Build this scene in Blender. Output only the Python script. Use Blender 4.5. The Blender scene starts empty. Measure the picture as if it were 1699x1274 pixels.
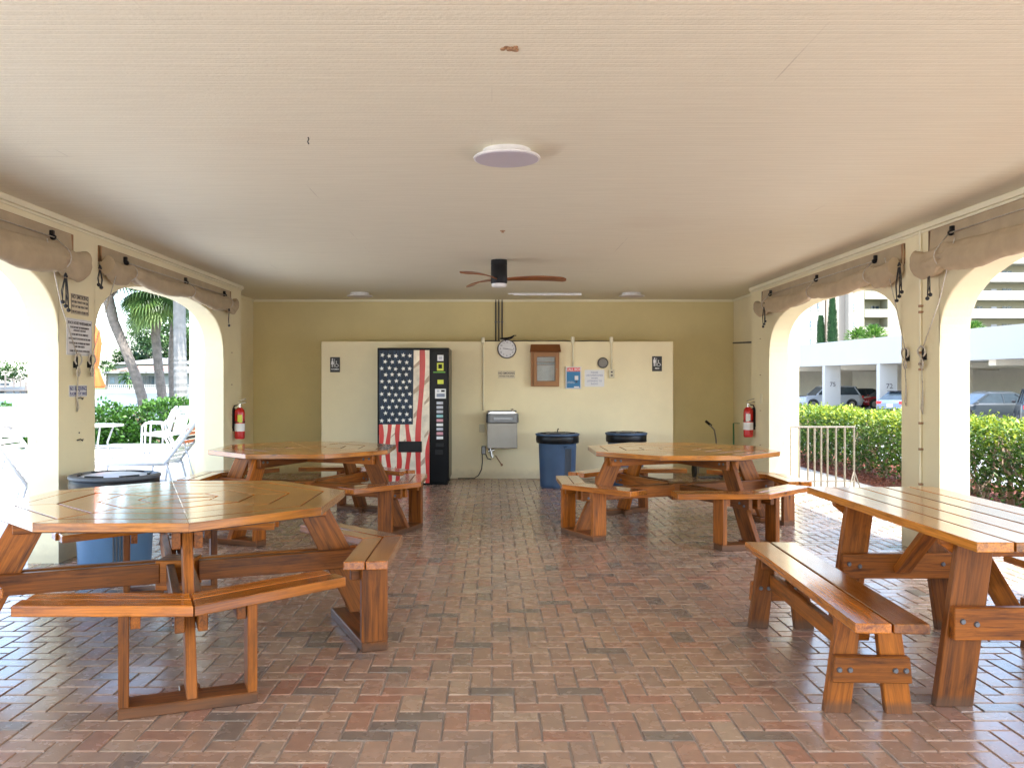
import bpy, bmesh, math, random
from mathutils import Vector, Matrix, noise
random.seed(7)
S = bpy.context.scene
COL = S.collection
PI = math.pi
F = 1440.0; CX = 816.0; CY = 636.0; H = 1.40
XL, XR, HC = -3.37, 3.56, 2.705          # inner wall faces and ceiling height
def W(px, py, z): return Vector(((px-CX)*z/F, z, H+(CY-py)*z/F))
def LW(px, py, off=0.0):                  # a point on the left wall plane (inner face)
    X = XL+off; z = -X*F/(CX-px); return Vector((X, z, H+(CY-py)*z/F))
def RW(px, py, off=0.0):
    X = XR-off; z = X*F/(px-CX); return Vector((X, z, H+(CY-py)*z/F))
def fbm(x, y=0, z=0): return noise.noise(Vector((x, y, z)))

# ------------------------------------------------------------------ materials
MATS = {}
def nodes(name):
    m = bpy.data.materials.new(name); m.use_nodes = True
    nt = m.node_tree; b = nt.nodes['Principled BSDF']; MATS[name] = m
    return m, nt, b
def N(nt, t, **kw):
    n = nt.nodes.new(t)
    for k, v in kw.items():
        if k in n.inputs: n.inputs[k].default_value = v
        else: setattr(n, k, v)
    return n
def ramp(nt, stops, fac, interp='LINEAR'):
    r = nt.nodes.new('ShaderNodeValToRGB'); e = r.color_ramp.elements; r.color_ramp.interpolation = interp
    while len(e) < len(stops): e.new(0.5)
    for i, (p, c) in enumerate(stops):
        e[i].position = p; e[i].color = (*c, 1) if len(c) == 3 else c
    nt.links.new(fac, r.inputs[0]); return r
def g3(v): return (v, v, v)
def plain(name, col, rough=0.5, metal=0.0, var=0.12, scale=8.0, bump=0.0, coat=0.0, spec=0.5, vec='Object'):
    m, nt, b = nodes(name)
    tc = N(nt, 'ShaderNodeTexCoord')
    n1 = N(nt, 'ShaderNodeTexNoise', Scale=scale, Detail=6.0, Roughness=0.6)
    nt.links.new(tc.outputs[vec], n1.inputs['Vector'])
    lo = tuple(max(0, c*(1-var)) for c in col); hi = tuple(min(1, c*(1+var)) for c in col)
    r = ramp(nt, [(0.3, lo), (0.7, hi)], n1.outputs['Fac'])
    nt.links.new(r.outputs[0], b.inputs['Base Color'])
    rr = N(nt, 'ShaderNodeMapRange'); rr.inputs['To Min'].default_value = max(0.02, rough*0.85); rr.inputs['To Max'].default_value = min(1, rough*1.15)
    nt.links.new(n1.outputs['Fac'], rr.inputs['Value']); nt.links.new(rr.outputs[0], b.inputs['Roughness'])
    b.inputs['Metallic'].default_value = metal; b.inputs['Coat Weight'].default_value = coat
    b.inputs['Specular IOR Level'].default_value = spec
    if bump:
        n2 = N(nt, 'ShaderNodeTexNoise', Scale=scale*12, Detail=4.0)
        nt.links.new(tc.outputs[vec], n2.inputs['Vector'])
        bp = N(nt, 'ShaderNodeBump', Strength=bump, Distance=0.01)
        nt.links.new(n2.outputs['Fac'], bp.inputs['Height']); nt.links.new(bp.outputs[0], b.inputs['Normal'])
    return m
def attr_leaf(name, dark, mid, light, trans=0.25):
    m, nt, b = nodes(name)
    a = N(nt, 'ShaderNodeAttribute', attribute_name='rnd')
    r = ramp(nt, [(0.0, dark), (0.5, mid), (1.0, light)], a.outputs['Fac'])
    nt.links.new(r.outputs[0], b.inputs['Base Color']); b.inputs['Roughness'].default_value = 0.4
    t = N(nt, 'ShaderNodeBsdfTranslucent'); nt.links.new(r.outputs[0], t.inputs['Color'])
    mx = N(nt, 'ShaderNodeMixShader', Fac=trans)
    nt.links.new(b.outputs[0], mx.inputs[1]); nt.links.new(t.outputs[0], mx.inputs[2])
    nt.links.new(mx.outputs[0], nt.nodes['Material Output'].inputs['Surface'])
    return m
def wood(name, base, dark, worn, rough, wear=0.5, coat=0.6):
    m, nt, b = nodes(name); L = nt.links.new
    a = N(nt, 'ShaderNodeAttribute', attribute_name='grain')
    mp = N(nt, 'ShaderNodeMapping'); mp.inputs['Scale'].default_value = (1.1, 16, 16); L(a.outputs['Vector'], mp.inputs['Vector'])
    n1 = N(nt, 'ShaderNodeTexNoise', Scale=2.2, Detail=8.0, Roughness=0.65, Distortion=0.7); L(mp.outputs[0], n1.inputs['Vector'])
    mp3 = N(nt, 'ShaderNodeMapping'); mp3.inputs['Scale'].default_value = (2.5, 90, 90); L(a.outputs['Vector'], mp3.inputs['Vector'])
    n3 = N(nt, 'ShaderNodeTexNoise', Scale=1.5, Detail=5.0); L(mp3.outputs[0], n3.inputs['Vector'])
    n2 = N(nt, 'ShaderNodeTexNoise', Scale=2.6, Detail=6.0, Roughness=0.7); L(a.outputs['Vector'], n2.inputs['Vector'])
    r = ramp(nt, [(0.3, dark), (0.5, base), (0.72, tuple(min(1, c*1.35) for c in base))], n1.outputs['Fac'])
    br = N(nt, 'ShaderNodeAttribute', attribute_name='rnd')
    mr = N(nt, 'ShaderNodeMapRange'); mr.inputs['To Min'].default_value = 0.5; mr.inputs['To Max'].default_value = 1.3; L(br.outputs['Fac'], mr.inputs['Value'])
    mul = N(nt, 'ShaderNodeMix', data_type='RGBA', blend_type='MULTIPLY'); mul.inputs['Factor'].default_value = 1.0
    L(r.outputs[0], mul.inputs[6]); L(mr.outputs[0], mul.inputs[7])
    fine = ramp(nt, [(0.35, g3(0.45)), (0.6, g3(1.0))], n3.outputs['Fac'])
    mul2 = N(nt, 'ShaderNodeMix', data_type='RGBA', blend_type='MULTIPLY'); mul2.inputs['Factor'].default_value = 0.55
    L(mul.outputs[2], mul2.inputs[6]); L(fine.outputs[0], mul2.inputs[7])
    wr = ramp(nt, [(0.58, g3(0)), (0.85, g3(wear*0.6))], n2.outputs['Fac'])
    mx = N(nt, 'ShaderNodeMix', data_type='RGBA'); L(wr.outputs[0], mx.inputs[0]); L(mul2.outputs[2], mx.inputs[6]); mx.inputs[7].default_value = (*worn, 1)
    # knots
    mk = N(nt, 'ShaderNodeMapping'); mk.inputs['Scale'].default_value = (1.3, 3, 3); L(a.outputs['Vector'], mk.inputs['Vector'])
    vo = N(nt, 'ShaderNodeTexVoronoi', Scale=1.0); L(mk.outputs[0], vo.inputs['Vector'])
    kr = ramp(nt, [(0.015, g3(0.8)), (0.05, g3(0.0))], vo.outputs['Distance'])
    mx2 = N(nt, 'ShaderNodeMix', data_type='RGBA'); L(kr.outputs[0], mx2.inputs[0]); L(mx.outputs[2], mx2.inputs[6]); mx2.inputs[7].default_value = (dark[0]*0.35, dark[1]*0.35, dark[2]*0.35, 1)
    # blotchy dark weathering of its own shape
    mb = N(nt, 'ShaderNodeMapping'); mb.inputs['Scale'].default_value = (1.0, 3.2, 3.2); L(a.outputs['Vector'], mb.inputs['Vector'])
    nb_ = N(nt, 'ShaderNodeTexNoise', Scale=3.4, Detail=9.0, Roughness=0.72, Distortion=0.4); L(mb.outputs[0], nb_.inputs['Vector'])
    bl = ramp(nt, [(0.32, g3(0.42)), (0.47, g3(1.0)), (0.62, g3(1.0)), (0.8, g3(1.45))], nb_.outputs['Fac'])
    mbm = N(nt, 'ShaderNodeMix', data_type='RGBA', blend_type='MULTIPLY'); mbm.inputs['Factor'].default_value = 0.8; L(mx2.outputs[2], mbm.inputs[6]); L(bl.outputs[0], mbm.inputs[7]); mx2 = mbm
    # scuffed, dirt-soaked feet: the lowest few centimetres of the boards
    tcz = N(nt, 'ShaderNodeTexCoord'); sz = N(nt, 'ShaderNodeSeparateXYZ'); L(tcz.outputs['Object'], sz.inputs[0])
    az = N(nt, 'ShaderNodeMath', operation='MULTIPLY_ADD'); L(n2.outputs['Fac'], az.inputs[0]); az.inputs[1].default_value = -0.06; L(sz.outputs['Z'], az.inputs[2])
    zr = ramp(nt, [(0.0, g3(0.65)), (0.03, g3(0.0))], az.outputs[0])
    mx4 = N(nt, 'ShaderNodeMix', data_type='RGBA'); L(zr.outputs[0], mx4.inputs[0]); L(mx2.outputs[2], mx4.inputs[6]); mx4.inputs[7].default_value = (0.09, 0.055, 0.035, 1)
    L(mx4.outputs[2], b.inputs['Base Color'])
    rr = N(nt, 'ShaderNodeMapRange'); rr.inputs['From Min'].default_value = 0.35; rr.inputs['From Max'].default_value = 0.75
    rr.inputs['To Min'].default_value = rough; rr.inputs['To Max'].default_value = rough+0.10
    L(n2.outputs['Fac'], rr.inputs['Value']); L(rr.outputs[0], b.inputs['Roughness'])
    b.inputs['Coat Weight'].default_value = coat; b.inputs['Coat Roughness'].default_value = rough*0.6
    bp = N(nt, 'ShaderNodeBump', Strength=0.25, Distance=0.002); L(n1.outputs['Fac'], bp.inputs['Height']); L(bp.outputs[0], b.inputs['Normal'])
    return m
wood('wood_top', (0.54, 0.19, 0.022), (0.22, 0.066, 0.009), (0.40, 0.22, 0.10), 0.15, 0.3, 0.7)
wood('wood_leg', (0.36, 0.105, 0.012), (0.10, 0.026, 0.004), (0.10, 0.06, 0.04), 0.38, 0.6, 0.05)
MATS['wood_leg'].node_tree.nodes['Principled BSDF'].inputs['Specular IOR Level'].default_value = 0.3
wood('wood_bench', (0.50, 0.152, 0.016), (0.20, 0.05, 0.008), (0.36, 0.17, 0.07), 0.18, 0.35, 0.7)
wood('wood_plain', (0.36, 0.2, 0.09), (0.22, 0.1, 0.04), (0.3, 0.2, 0.12), 0.5, 0.4, 0.0)

def wall_paint(name, col, bump=0.35):
    m, nt, b = nodes(name); L = nt.links.new
    tc = N(nt, 'ShaderNodeTexCoord')
    n1 = N(nt, 'ShaderNodeTexNoise', Scale=0.9, Detail=7.0, Roughness=0.62); L(tc.outputs['Object'], n1.inputs['Vector'])
    r = ramp(nt, [(0.3, tuple(c*0.90 for c in col)), (0.7, tuple(min(1, c*1.05) for c in col))], n1.outputs['Fac'])
    n4 = N(nt, 'ShaderNodeTexNoise', Scale=14.0, Detail=3.0); L(tc.outputs['Object'], n4.inputs['Vector'])
    sp = ramp(nt, [(0.72, g3(0.0)), (0.8, g3(0.4))], n4.outputs['Fac'])
    mx = N(nt, 'ShaderNodeMix', data_type='RGBA'); L(sp.outputs[0], mx.inputs[0]); L(r.outputs[0], mx.inputs[6]); mx.inputs[7].default_value = (col[0]*0.72, col[1]*0.66, col[2]*0.55, 1)
    # grime that gathers just above the floor
    sx = N(nt, 'ShaderNodeSeparateXYZ'); L(tc.outputs['Object'], sx.inputs[0])
    ad = N(nt, 'ShaderNodeMath', operation='MULTIPLY_ADD'); L(n4.outputs['Fac'], ad.inputs[0]); ad.inputs[1].default_value = -0.10; L(sx.outputs['Z'], ad.inputs[2])
    gr = ramp(nt, [(0.0, g3(0.30)), (0.10, g3(0.0))], ad.outputs[0])
    mx2 = N(nt, 'ShaderNodeMix', data_type='RGBA'); L(gr.outputs[0], mx2.inputs[0]); L(mx.outputs[2], mx2.inputs[6]); mx2.inputs[7].default_value = (0.22, 0.18, 0.13, 1)
    L(mx2.outputs[2], b.inputs['Base Color']); b.inputs['Roughness'].default_value = 0.62
    n2 = N(nt, 'ShaderNodeTexNoise', Scale=55.0, Detail=5.0, Roughness=0.6); L(tc.outputs['Object'], n2.inputs['Vector'])
    bp = N(nt, 'ShaderNodeBump', Strength=bump, Distance=0.006); L(n2.outputs['Fac'], bp.inputs['Height']); L(bp.outputs[0], b.inputs['Normal'])
    return m
wall_paint('cream_wall', (0.82, 0.735, 0.49))
wall_paint('ochre_wall', (0.68, 0.575, 0.29))
wall_paint('partition_paint', (0.87, 0.76, 0.50))
wall_paint('white_stucco', (0.80, 0.78, 0.72), 0.2)
wall_paint('trim_paint', (0.80, 0.74, 0.54), 0.05)

def ceiling_mat():
    m, nt, b = nodes('ceiling_board'); L = nt.links.new
    tc = N(nt, 'ShaderNodeTexCoord')
    sx = N(nt, 'ShaderNodeSeparateXYZ'); L(tc.outputs['Object'], sx.inputs[0])
    n0 = N(nt, 'ShaderNodeTexNoise', Scale=0.6, Detail=3.0); L(tc.outputs['Object'], n0.inputs['Vector'])
    ym = N(nt, 'ShaderNodeMath', operation='MULTIPLY'); L(sx.outputs['Y'], ym.inputs[0]); ym.inputs[1].default_value = 24.0
    fr = N(nt, 'ShaderNodeMath', operation='FRACT'); L(ym.outputs[0], fr.inputs[0])
    gv = ramp(nt, [(0.0, g3(1)), (0.12, g3(0)), (0.88, g3(0)), (1.0, g3(1))], fr.outputs[0])
    mp = N(nt, 'ShaderNodeMapping'); mp.inputs['Scale'].default_value = (0.7, 9, 1); L(tc.outputs['Object'], mp.inputs['Vector'])
    n1 = N(nt, 'ShaderNodeTexNoise', Scale=3.0, Detail=8.0, Roughness=0.7); L(mp.outputs[0], n1.inputs['Vector'])
    base = ramp(nt, [(0.3, (0.69, 0.65, 0.505)), (0.7, (0.76, 0.72, 0.57))], n1.outputs['Fac'])
    am = N(nt, 'ShaderNodeMath', operation='MULTIPLY'); L(gv.outputs[0], am.inputs[0]); L(n1.outputs['Fac'], am.inputs[1])
    am2 = N(nt, 'ShaderNodeMath', operation='MULTIPLY'); L(am.outputs[0], am2.inputs[0]); am2.inputs[1].default_value = 0.95
    mx = N(nt, 'ShaderNodeMix', data_type='RGBA'); L(am2.outputs[0], mx.inputs[0]); L(base.outputs[0], mx.inputs[6]); mx.inputs[7].default_value = (0.93, 0.87, 0.72, 1)
    # joints between the sheets, every 2.44 m along and 1.22 m across, with dark hairline cracks here and there
    br = N(nt, 'ShaderNodeTexBrick', Scale=1.0); br.offset = 0.5
    br.inputs['Brick Width'].default_value = 2.44; br.inputs['Row Height'].default_value = 1.22; br.inputs['Mortar Size'].default_value = 0.004
    br.inputs['Mortar Smooth'].default_value = 0.3
    L(tc.outputs['Object'], br.inputs['Vector'])
    n5 = N(nt, 'ShaderNodeTexNoise', Scale=1.7, Detail=4.0); L(tc.outputs['Object'], n5.inputs['Vector'])
    jr = ramp(nt, [(0.54, g3(0)), (0.68, g3(0.28))], n5.outputs['Fac'])
    jm = N(nt, 'ShaderNodeMath', operation='MULTIPLY'); L(br.outputs['Fac'], jm.inputs[0]); L(jr.outputs[0], jm.inputs[1])
    mx2 = N(nt, 'ShaderNodeMix', data_type='RGBA'); L(jm.outputs[0], mx2.inputs[0]); L(mx.outputs[2], mx2.inputs[6]); mx2.inputs[7].default_value = (0.20, 0.15, 0.11, 1)
    st = ramp(nt, [(0.60, g3(0)), (0.8, g3(0.35))], n0.outputs['Fac'])
    mx3 = N(nt, 'ShaderNodeMix', data_type='RGBA'); L(st.outputs[0], mx3.inputs[0]); L(mx2.outputs[2], mx3.inputs[6]); mx3.inputs[7].default_value = (0.60, 0.50, 0.36, 1)
    L(mx3.outputs[2], b.inputs['Base Color']); b.inputs['Roughness'].default_value = 0.6
    n2 = N(nt, 'ShaderNodeTexNoise', Scale=70.0, Detail=4.0); L(tc.outputs['Object'], n2.inputs['Vector'])
    hs = N(nt, 'ShaderNodeMath', operation='MULTIPLY_ADD'); L(gv.outputs[0], hs.inputs[0]); hs.inputs[1].default_value = -1.2; L(n2.outputs['Fac'], hs.inputs[2])
    bp = N(nt, 'ShaderNodeBump', Strength=0.35, Distance=0.004); L(hs.outputs[0], bp.inputs['Height']); L(bp.outputs[0], b.inputs['Normal'])
ceiling_mat()

def brick_mat():
    m, nt, b = nodes('brick_paver'); L = nt.links.new
    a = N(nt, 'ShaderNodeAttribute', attribute_name='rnd')
    tc = N(nt, 'ShaderNodeTexCoord')
    r = ramp(nt, [(0.0, (0.19, 0.155, 0.125)), (0.07, (0.24, 0.175, 0.13)), (0.12, (0.36, 0.235, 0.165)), (0.4, (0.41, 0.245, 0.16)), (0.62, (0.44, 0.285, 0.185)), (0.82, (0.40, 0.19, 0.12)), (1.0, (0.46, 0.32, 0.215))], a.outputs['Fac'])
    n1 = N(nt, 'ShaderNodeTexNoise', Scale=13.0, Detail=3.0, Roughness=0.5); L(tc.outputs['Object'], n1.inputs['Vector'])
    n3 = N(nt, 'ShaderNodeTexNoise', Scale=0.8, Detail=4.0); L(tc.outputs['Object'], n3.inputs['Vector'])
    sh = ramp(nt, [(0.3, g3(0.7)), (0.7, g3(1.15))], n1.outputs['Fac'])
    mul = N(nt, 'ShaderNodeMix', data_type='RGBA', blend_type='MULTIPLY'); mul.inputs['Factor'].default_value = 0.45; L(r.outputs[0], mul.inputs[6]); L(sh.outputs[0], mul.inputs[7])
    dm = ramp(nt, [(0.45, g3(0)), (0.7, g3(0.45))], n3.outputs['Fac'])
    mx = N(nt, 'ShaderNodeMix', data_type='RGBA'); L(dm.outputs[0], mx.inputs[0]); L(mul.outputs[2], mx.inputs[6]); mx.inputs[7].default_value = (0.26, 0.20, 0.15, 1)
    L(mx.outputs[2], b.inputs['Base Color'])
    rr = N(nt, 'ShaderNodeMapRange'); rr.inputs['From Min'].default_value = 0.3; rr.inputs['From Max'].default_value = 0.7; rr.inputs['To Min'].default_value = 0.22; rr.inputs['To Max'].default_value = 0.30
    L(n1.outputs['Fac'], rr.inputs['Value']); L(rr.outputs[0], b.inputs['Roughness']); b.inputs['Specular IOR Level'].default_value = 0.6
    b.inputs['Coat Weight'].default_value = 0.45; b.inputs['Coat Roughness'].default_value = 0.22
    n2 = N(nt, 'ShaderNodeTexNoise', Scale=120.0, Detail=4.0); L(tc.outputs['Object'], n2.inputs['Vector'])
    bp = N(nt, 'ShaderNodeBump', Strength=0.3, Distance=0.002); L(n2.outputs['Fac'], bp.inputs['Height']); L(bp.outputs[0], b.inputs['Normal'])
brick_mat()
plain('grout', (0.30, 0.25, 0.21), 0.7, var=0.35, scale=3)
plain('concrete', (0.66, 0.64, 0.60), 0.75, var=0.08, scale=1.5, bump=0.2)
plain('concrete_grey', (0.34, 0.325, 0.30), 0.8, var=0.12, scale=2, bump=0.2)
plain('asphalt', (0.44, 0.43, 0.42), 0.8, var=0.1, scale=1.0)
plain('ground_soil', (0.35, 0.33, 0.28), 0.9, scale=0.3)
plain('grass', (0.06, 0.13, 0.015), 0.8, var=0.4, scale=3.0, bump=0.6)
plain('mulch', (0.20, 0.065, 0.038), 0.9, var=0.6, scale=30.0, bump=1.0)
plain('canvas', (0.43, 0.335, 0.215), 0.85, var=0.10, scale=6.0, bump=0.3)
plain('canvas_light', (0.42, 0.31, 0.22), 0.85, var=0.10, scale=6.0)
plain('black_plastic', (0.010, 0.010, 0.011), 0.5, spec=0.25)
plain('dark_pipe', (0.05, 0.045, 0.04), 0.5)
plain('rope', (0.50, 0.45, 0.38), 0.9, var=0.25, scale=60)
plain('bungee', (0.02, 0.02, 0.022), 0.7)
plain('white_plastic', (0.78, 0.77, 0.76), 0.4)
plain('diffuser', (0.50, 0.46, 0.52), 0.35, var=0.02)
plain('steel', (0.27, 0.25, 0.225), 0.42, metal=0.6, var=0.08, scale=5)
plain('steel_dark', (0.16, 0.16, 0.165), 0.4, metal=0.6)
plain('chrome', (0.8, 0.8, 0.8), 0.12, metal=1.0)
plain('can_blue', (0.045, 0.085, 0.155), 0.5, var=0.15, scale=4)
plain('can_grey', (0.07, 0.08, 0.095), 0.45, var=0.15, scale=4)
plain('can_light', (0.07, 0.15, 0.26), 0.45, var=0.15, scale=4)
plain('bag_black', (0.008, 0.008, 0.009), 0.38, var=0.2, spec=0.3)
plain('lid_pale', (0.62, 0.63, 0.68), 0.35)
plain('machine_black', (0.004, 0.004, 0.005), 0.25, var=0.1, spec=0.12)
plain('print_red', (0.52, 0.03, 0.025), 0.3, var=0.25, scale=4)
plain('print_white', (0.72, 0.62, 0.48), 0.3, var=0.30, scale=5)
plain('print_navy', (0.010, 0.022, 0.045), 0.3, var=0.95, scale=6, spec=0.2)
_n = MATS['print_navy'].node_tree; _mp = _n.nodes.new('ShaderNodeMapping'); _mp.inputs['Scale'].default_value = (7, 1, 0.7)
_tx = [x for x in _n.nodes if x.type == 'TEX_NOISE'][0]; _tc = [x for x in _n.nodes if x.type == 'TEX_COORD'][0]
_n.links.new(_tc.outputs['Object'], _mp.inputs['Vector']); _n.links.new(_mp.outputs[0], _tx.inputs['Vector'])
plain('print_star', (0.72, 0.70, 0.64), 0.3, var=0.15)
plain('label_white', (0.75, 0.75, 0.76), 0.4, var=0.05)
plain('label_yellow', (0.62, 0.66, 0.06), 0.4)
plain('label_green', (0.12, 0.36, 0.04), 0.4)
plain('label_pink', (0.60, 0.28, 0.32), 0.4)
plain('label_teal', (0.25, 0.50, 0.52), 0.4)
plain('label_grey', (0.45, 0.46, 0.52), 0.4)
plain('display_blue', (0.18, 0.22, 0.30), 0.3)
plain('callbox_blue', (0.01, 0.17, 0.38), 0.4, var=0.05)
plain('callbox_red', (0.70, 0.07, 0.07), 0.4, var=0.05)
plain('sign_white', (0.72, 0.72, 0.74), 0.45, var=0.04)
plain('sign_cream', (0.66, 0.58, 0.42), 0.5, var=0.05)
plain('sign_black', (0.02, 0.02, 0.022), 0.5)
plain('ink_dark', (0.06, 0.05, 0.06), 0.5)
plain('ink_blue', (0.07, 0.08, 0.22), 0.5)
plain('ink_pale', (0.30, 0.32, 0.45), 0.5)
plain('cabinet_brown', (0.34, 0.155, 0.055), 0.5, var=0.08)
plain('cabinet_lid', (0.20, 0.065, 0.016), 0.5, var=0.08)
plain('paper', (0.70, 0.68, 0.64), 0.7, var=0.12, scale=20)
plain('extinguisher_red', (0.50, 0.012, 0.012), 0.22, var=0.05, coat=0.5)
plain('gap_shade', (0.06, 0.025, 0.01), 0.7)  # painted shade for the gaps between tabletop boards
plain('blade_wood', (0.22, 0.068, 0.013), 0.35, var=0.2, scale=10)
plain('rail_paint', (0.15, 0.13, 0.10), 0.6, var=0.3, scale=20)
plain('white_metal', (0.45, 0.45, 0.46), 0.35, var=0.04)
plain('grey_metal', (0.40, 0.41, 0.44), 0.4, var=0.05)
plain('strap_orange', (0.75, 0.16, 0.04), 0.5, var=0.08)
plain('strap_black', (0.03, 0.03, 0.035), 0.5)
plain('strap_white', (0.78, 0.78, 0.78), 0.5, var=0.05)
plain('umbrella_orange', (0.60, 0.11, 0.02), 0.8, var=0.1)
plain('bark', (0.15, 0.125, 0.105), 0.9, var=0.35, scale=9, bump=1.0)
plain('bark_white', (0.20, 0.195, 0.185), 0.85, var=0.2, scale=6, bump=0.8)
plain('twig', (0.32, 0.23, 0.16), 0.85, var=0.3, scale=20)
plain('hand_green', (0.03, 0.16, 0.06), 0.5)
plain('rust', (0.33, 0.19, 0.10), 0.7, var=0.4, scale=12)
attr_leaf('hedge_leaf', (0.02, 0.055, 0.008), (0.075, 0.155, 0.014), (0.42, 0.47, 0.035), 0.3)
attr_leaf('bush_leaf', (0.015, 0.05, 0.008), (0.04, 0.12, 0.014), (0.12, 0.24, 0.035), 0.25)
attr_leaf('palm_leaf', (0.02, 0.05, 0.012), (0.05, 0.11, 0.025), (0.15, 0.22, 0.06), 0.3)
attr_leaf('far_leaf', (0.025, 0.06, 0.02), (0.06, 0.12, 0.035), (0.12, 0.20, 0.06), 0.2)
attr_leaf('cypress_leaf', (0.02, 0.06, 0.025), (0.04, 0.10, 0.04), (0.07, 0.15, 0.06), 0.1)
plain('bldg_white', (0.41, 0.39, 0.35), 0.7, var=0.03, scale=0.4)
plain('house_wall', (0.19, 0.19, 0.19), 0.7, var=0.04, scale=0.3)
plain('bldg_cream', (0.30, 0.285, 0.21), 0.7, var=0.03, scale=0.4)
plain('bldg_pink', (0.30, 0.26, 0.22), 0.7, var=0.03, scale=0.4)
plain('garage_beige', (0.72, 0.66, 0.54), 0.75, var=0.06, scale=0.8)
plain('roof_tile', (0.21, 0.125, 0.10), 0.8, var=0.2, scale=2)
plain('roof_white', (0.22, 0.215, 0.21), 0.8, var=0.05, scale=1)
plain('glass_dark', (0.04, 0.055, 0.065), 0.08, var=0.3, scale=2)
plain('glass_blue', (0.12, 0.17, 0.21), 0.1, var=0.3, scale=0.5)
plain('car_white', (0.42, 0.44, 0.46), 0.25, var=0.02, coat=1)
plain('car_red', (0.32, 0.015, 0.02), 0.25, var=0.02, coat=1)
plain('car_blue', (0.16, 0.20, 0.28), 0.22, var=0.02, coat=1)
plain('car_grey', (0.03, 0.038, 0.042), 0.3, var=0.02, coat=0.3)
plain('car_dark', (0.010, 0.010, 0.012), 0.3, var=0.02, coat=0.25)
plain('tyre', (0.02, 0.02, 0.02), 0.8)
plain('seawall_conc', (0.30, 0.29, 0.27), 0.85, var=0.15, scale=1)
plain('boat_white', (0.24, 0.25, 0.26), 0.3, var=0.02)
plain('dock_wood', (0.16, 0.14, 0.12), 0.8)
def water_mat():
    m, nt, b = nodes('water'); L = nt.links.new
    b.inputs['Base Color'].default_value = (0.115, 0.135, 0.14, 1); b.inputs['Roughness'].default_value = 0.3; b.inputs['IOR'].default_value = 1.12
    tc = N(nt, 'ShaderNodeTexCoord'); mp = N(nt, 'ShaderNodeMapping'); mp.inputs['Scale'].default_value = (0.5, 1.4, 1)
    L(tc.outputs['Object'], mp.inputs['Vector'])
    n = N(nt, 'ShaderNodeTexNoise', Scale=1.2, Detail=6.0, Roughness=0.6); L(mp.outputs[0], n.inputs['Vector'])
    bp = N(nt, 'ShaderNodeBump', Strength=0.5, Distance=0.12); L(n.outputs['Fac'], bp.inputs['Height']); L(bp.outputs[0], b.inputs['Normal'])
water_mat()
def glass_mat():
    m, nt, b = nodes('clear_pane'); b.inputs['Base Color'].default_value = (0.85, 0.88, 0.88, 1)
    b.inputs['Roughness'].default_value = 0.08; b.inputs['Transmission Weight'].default_value = 0.9; b.inputs['IOR'].default_value = 1.05
glass_mat()

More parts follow.
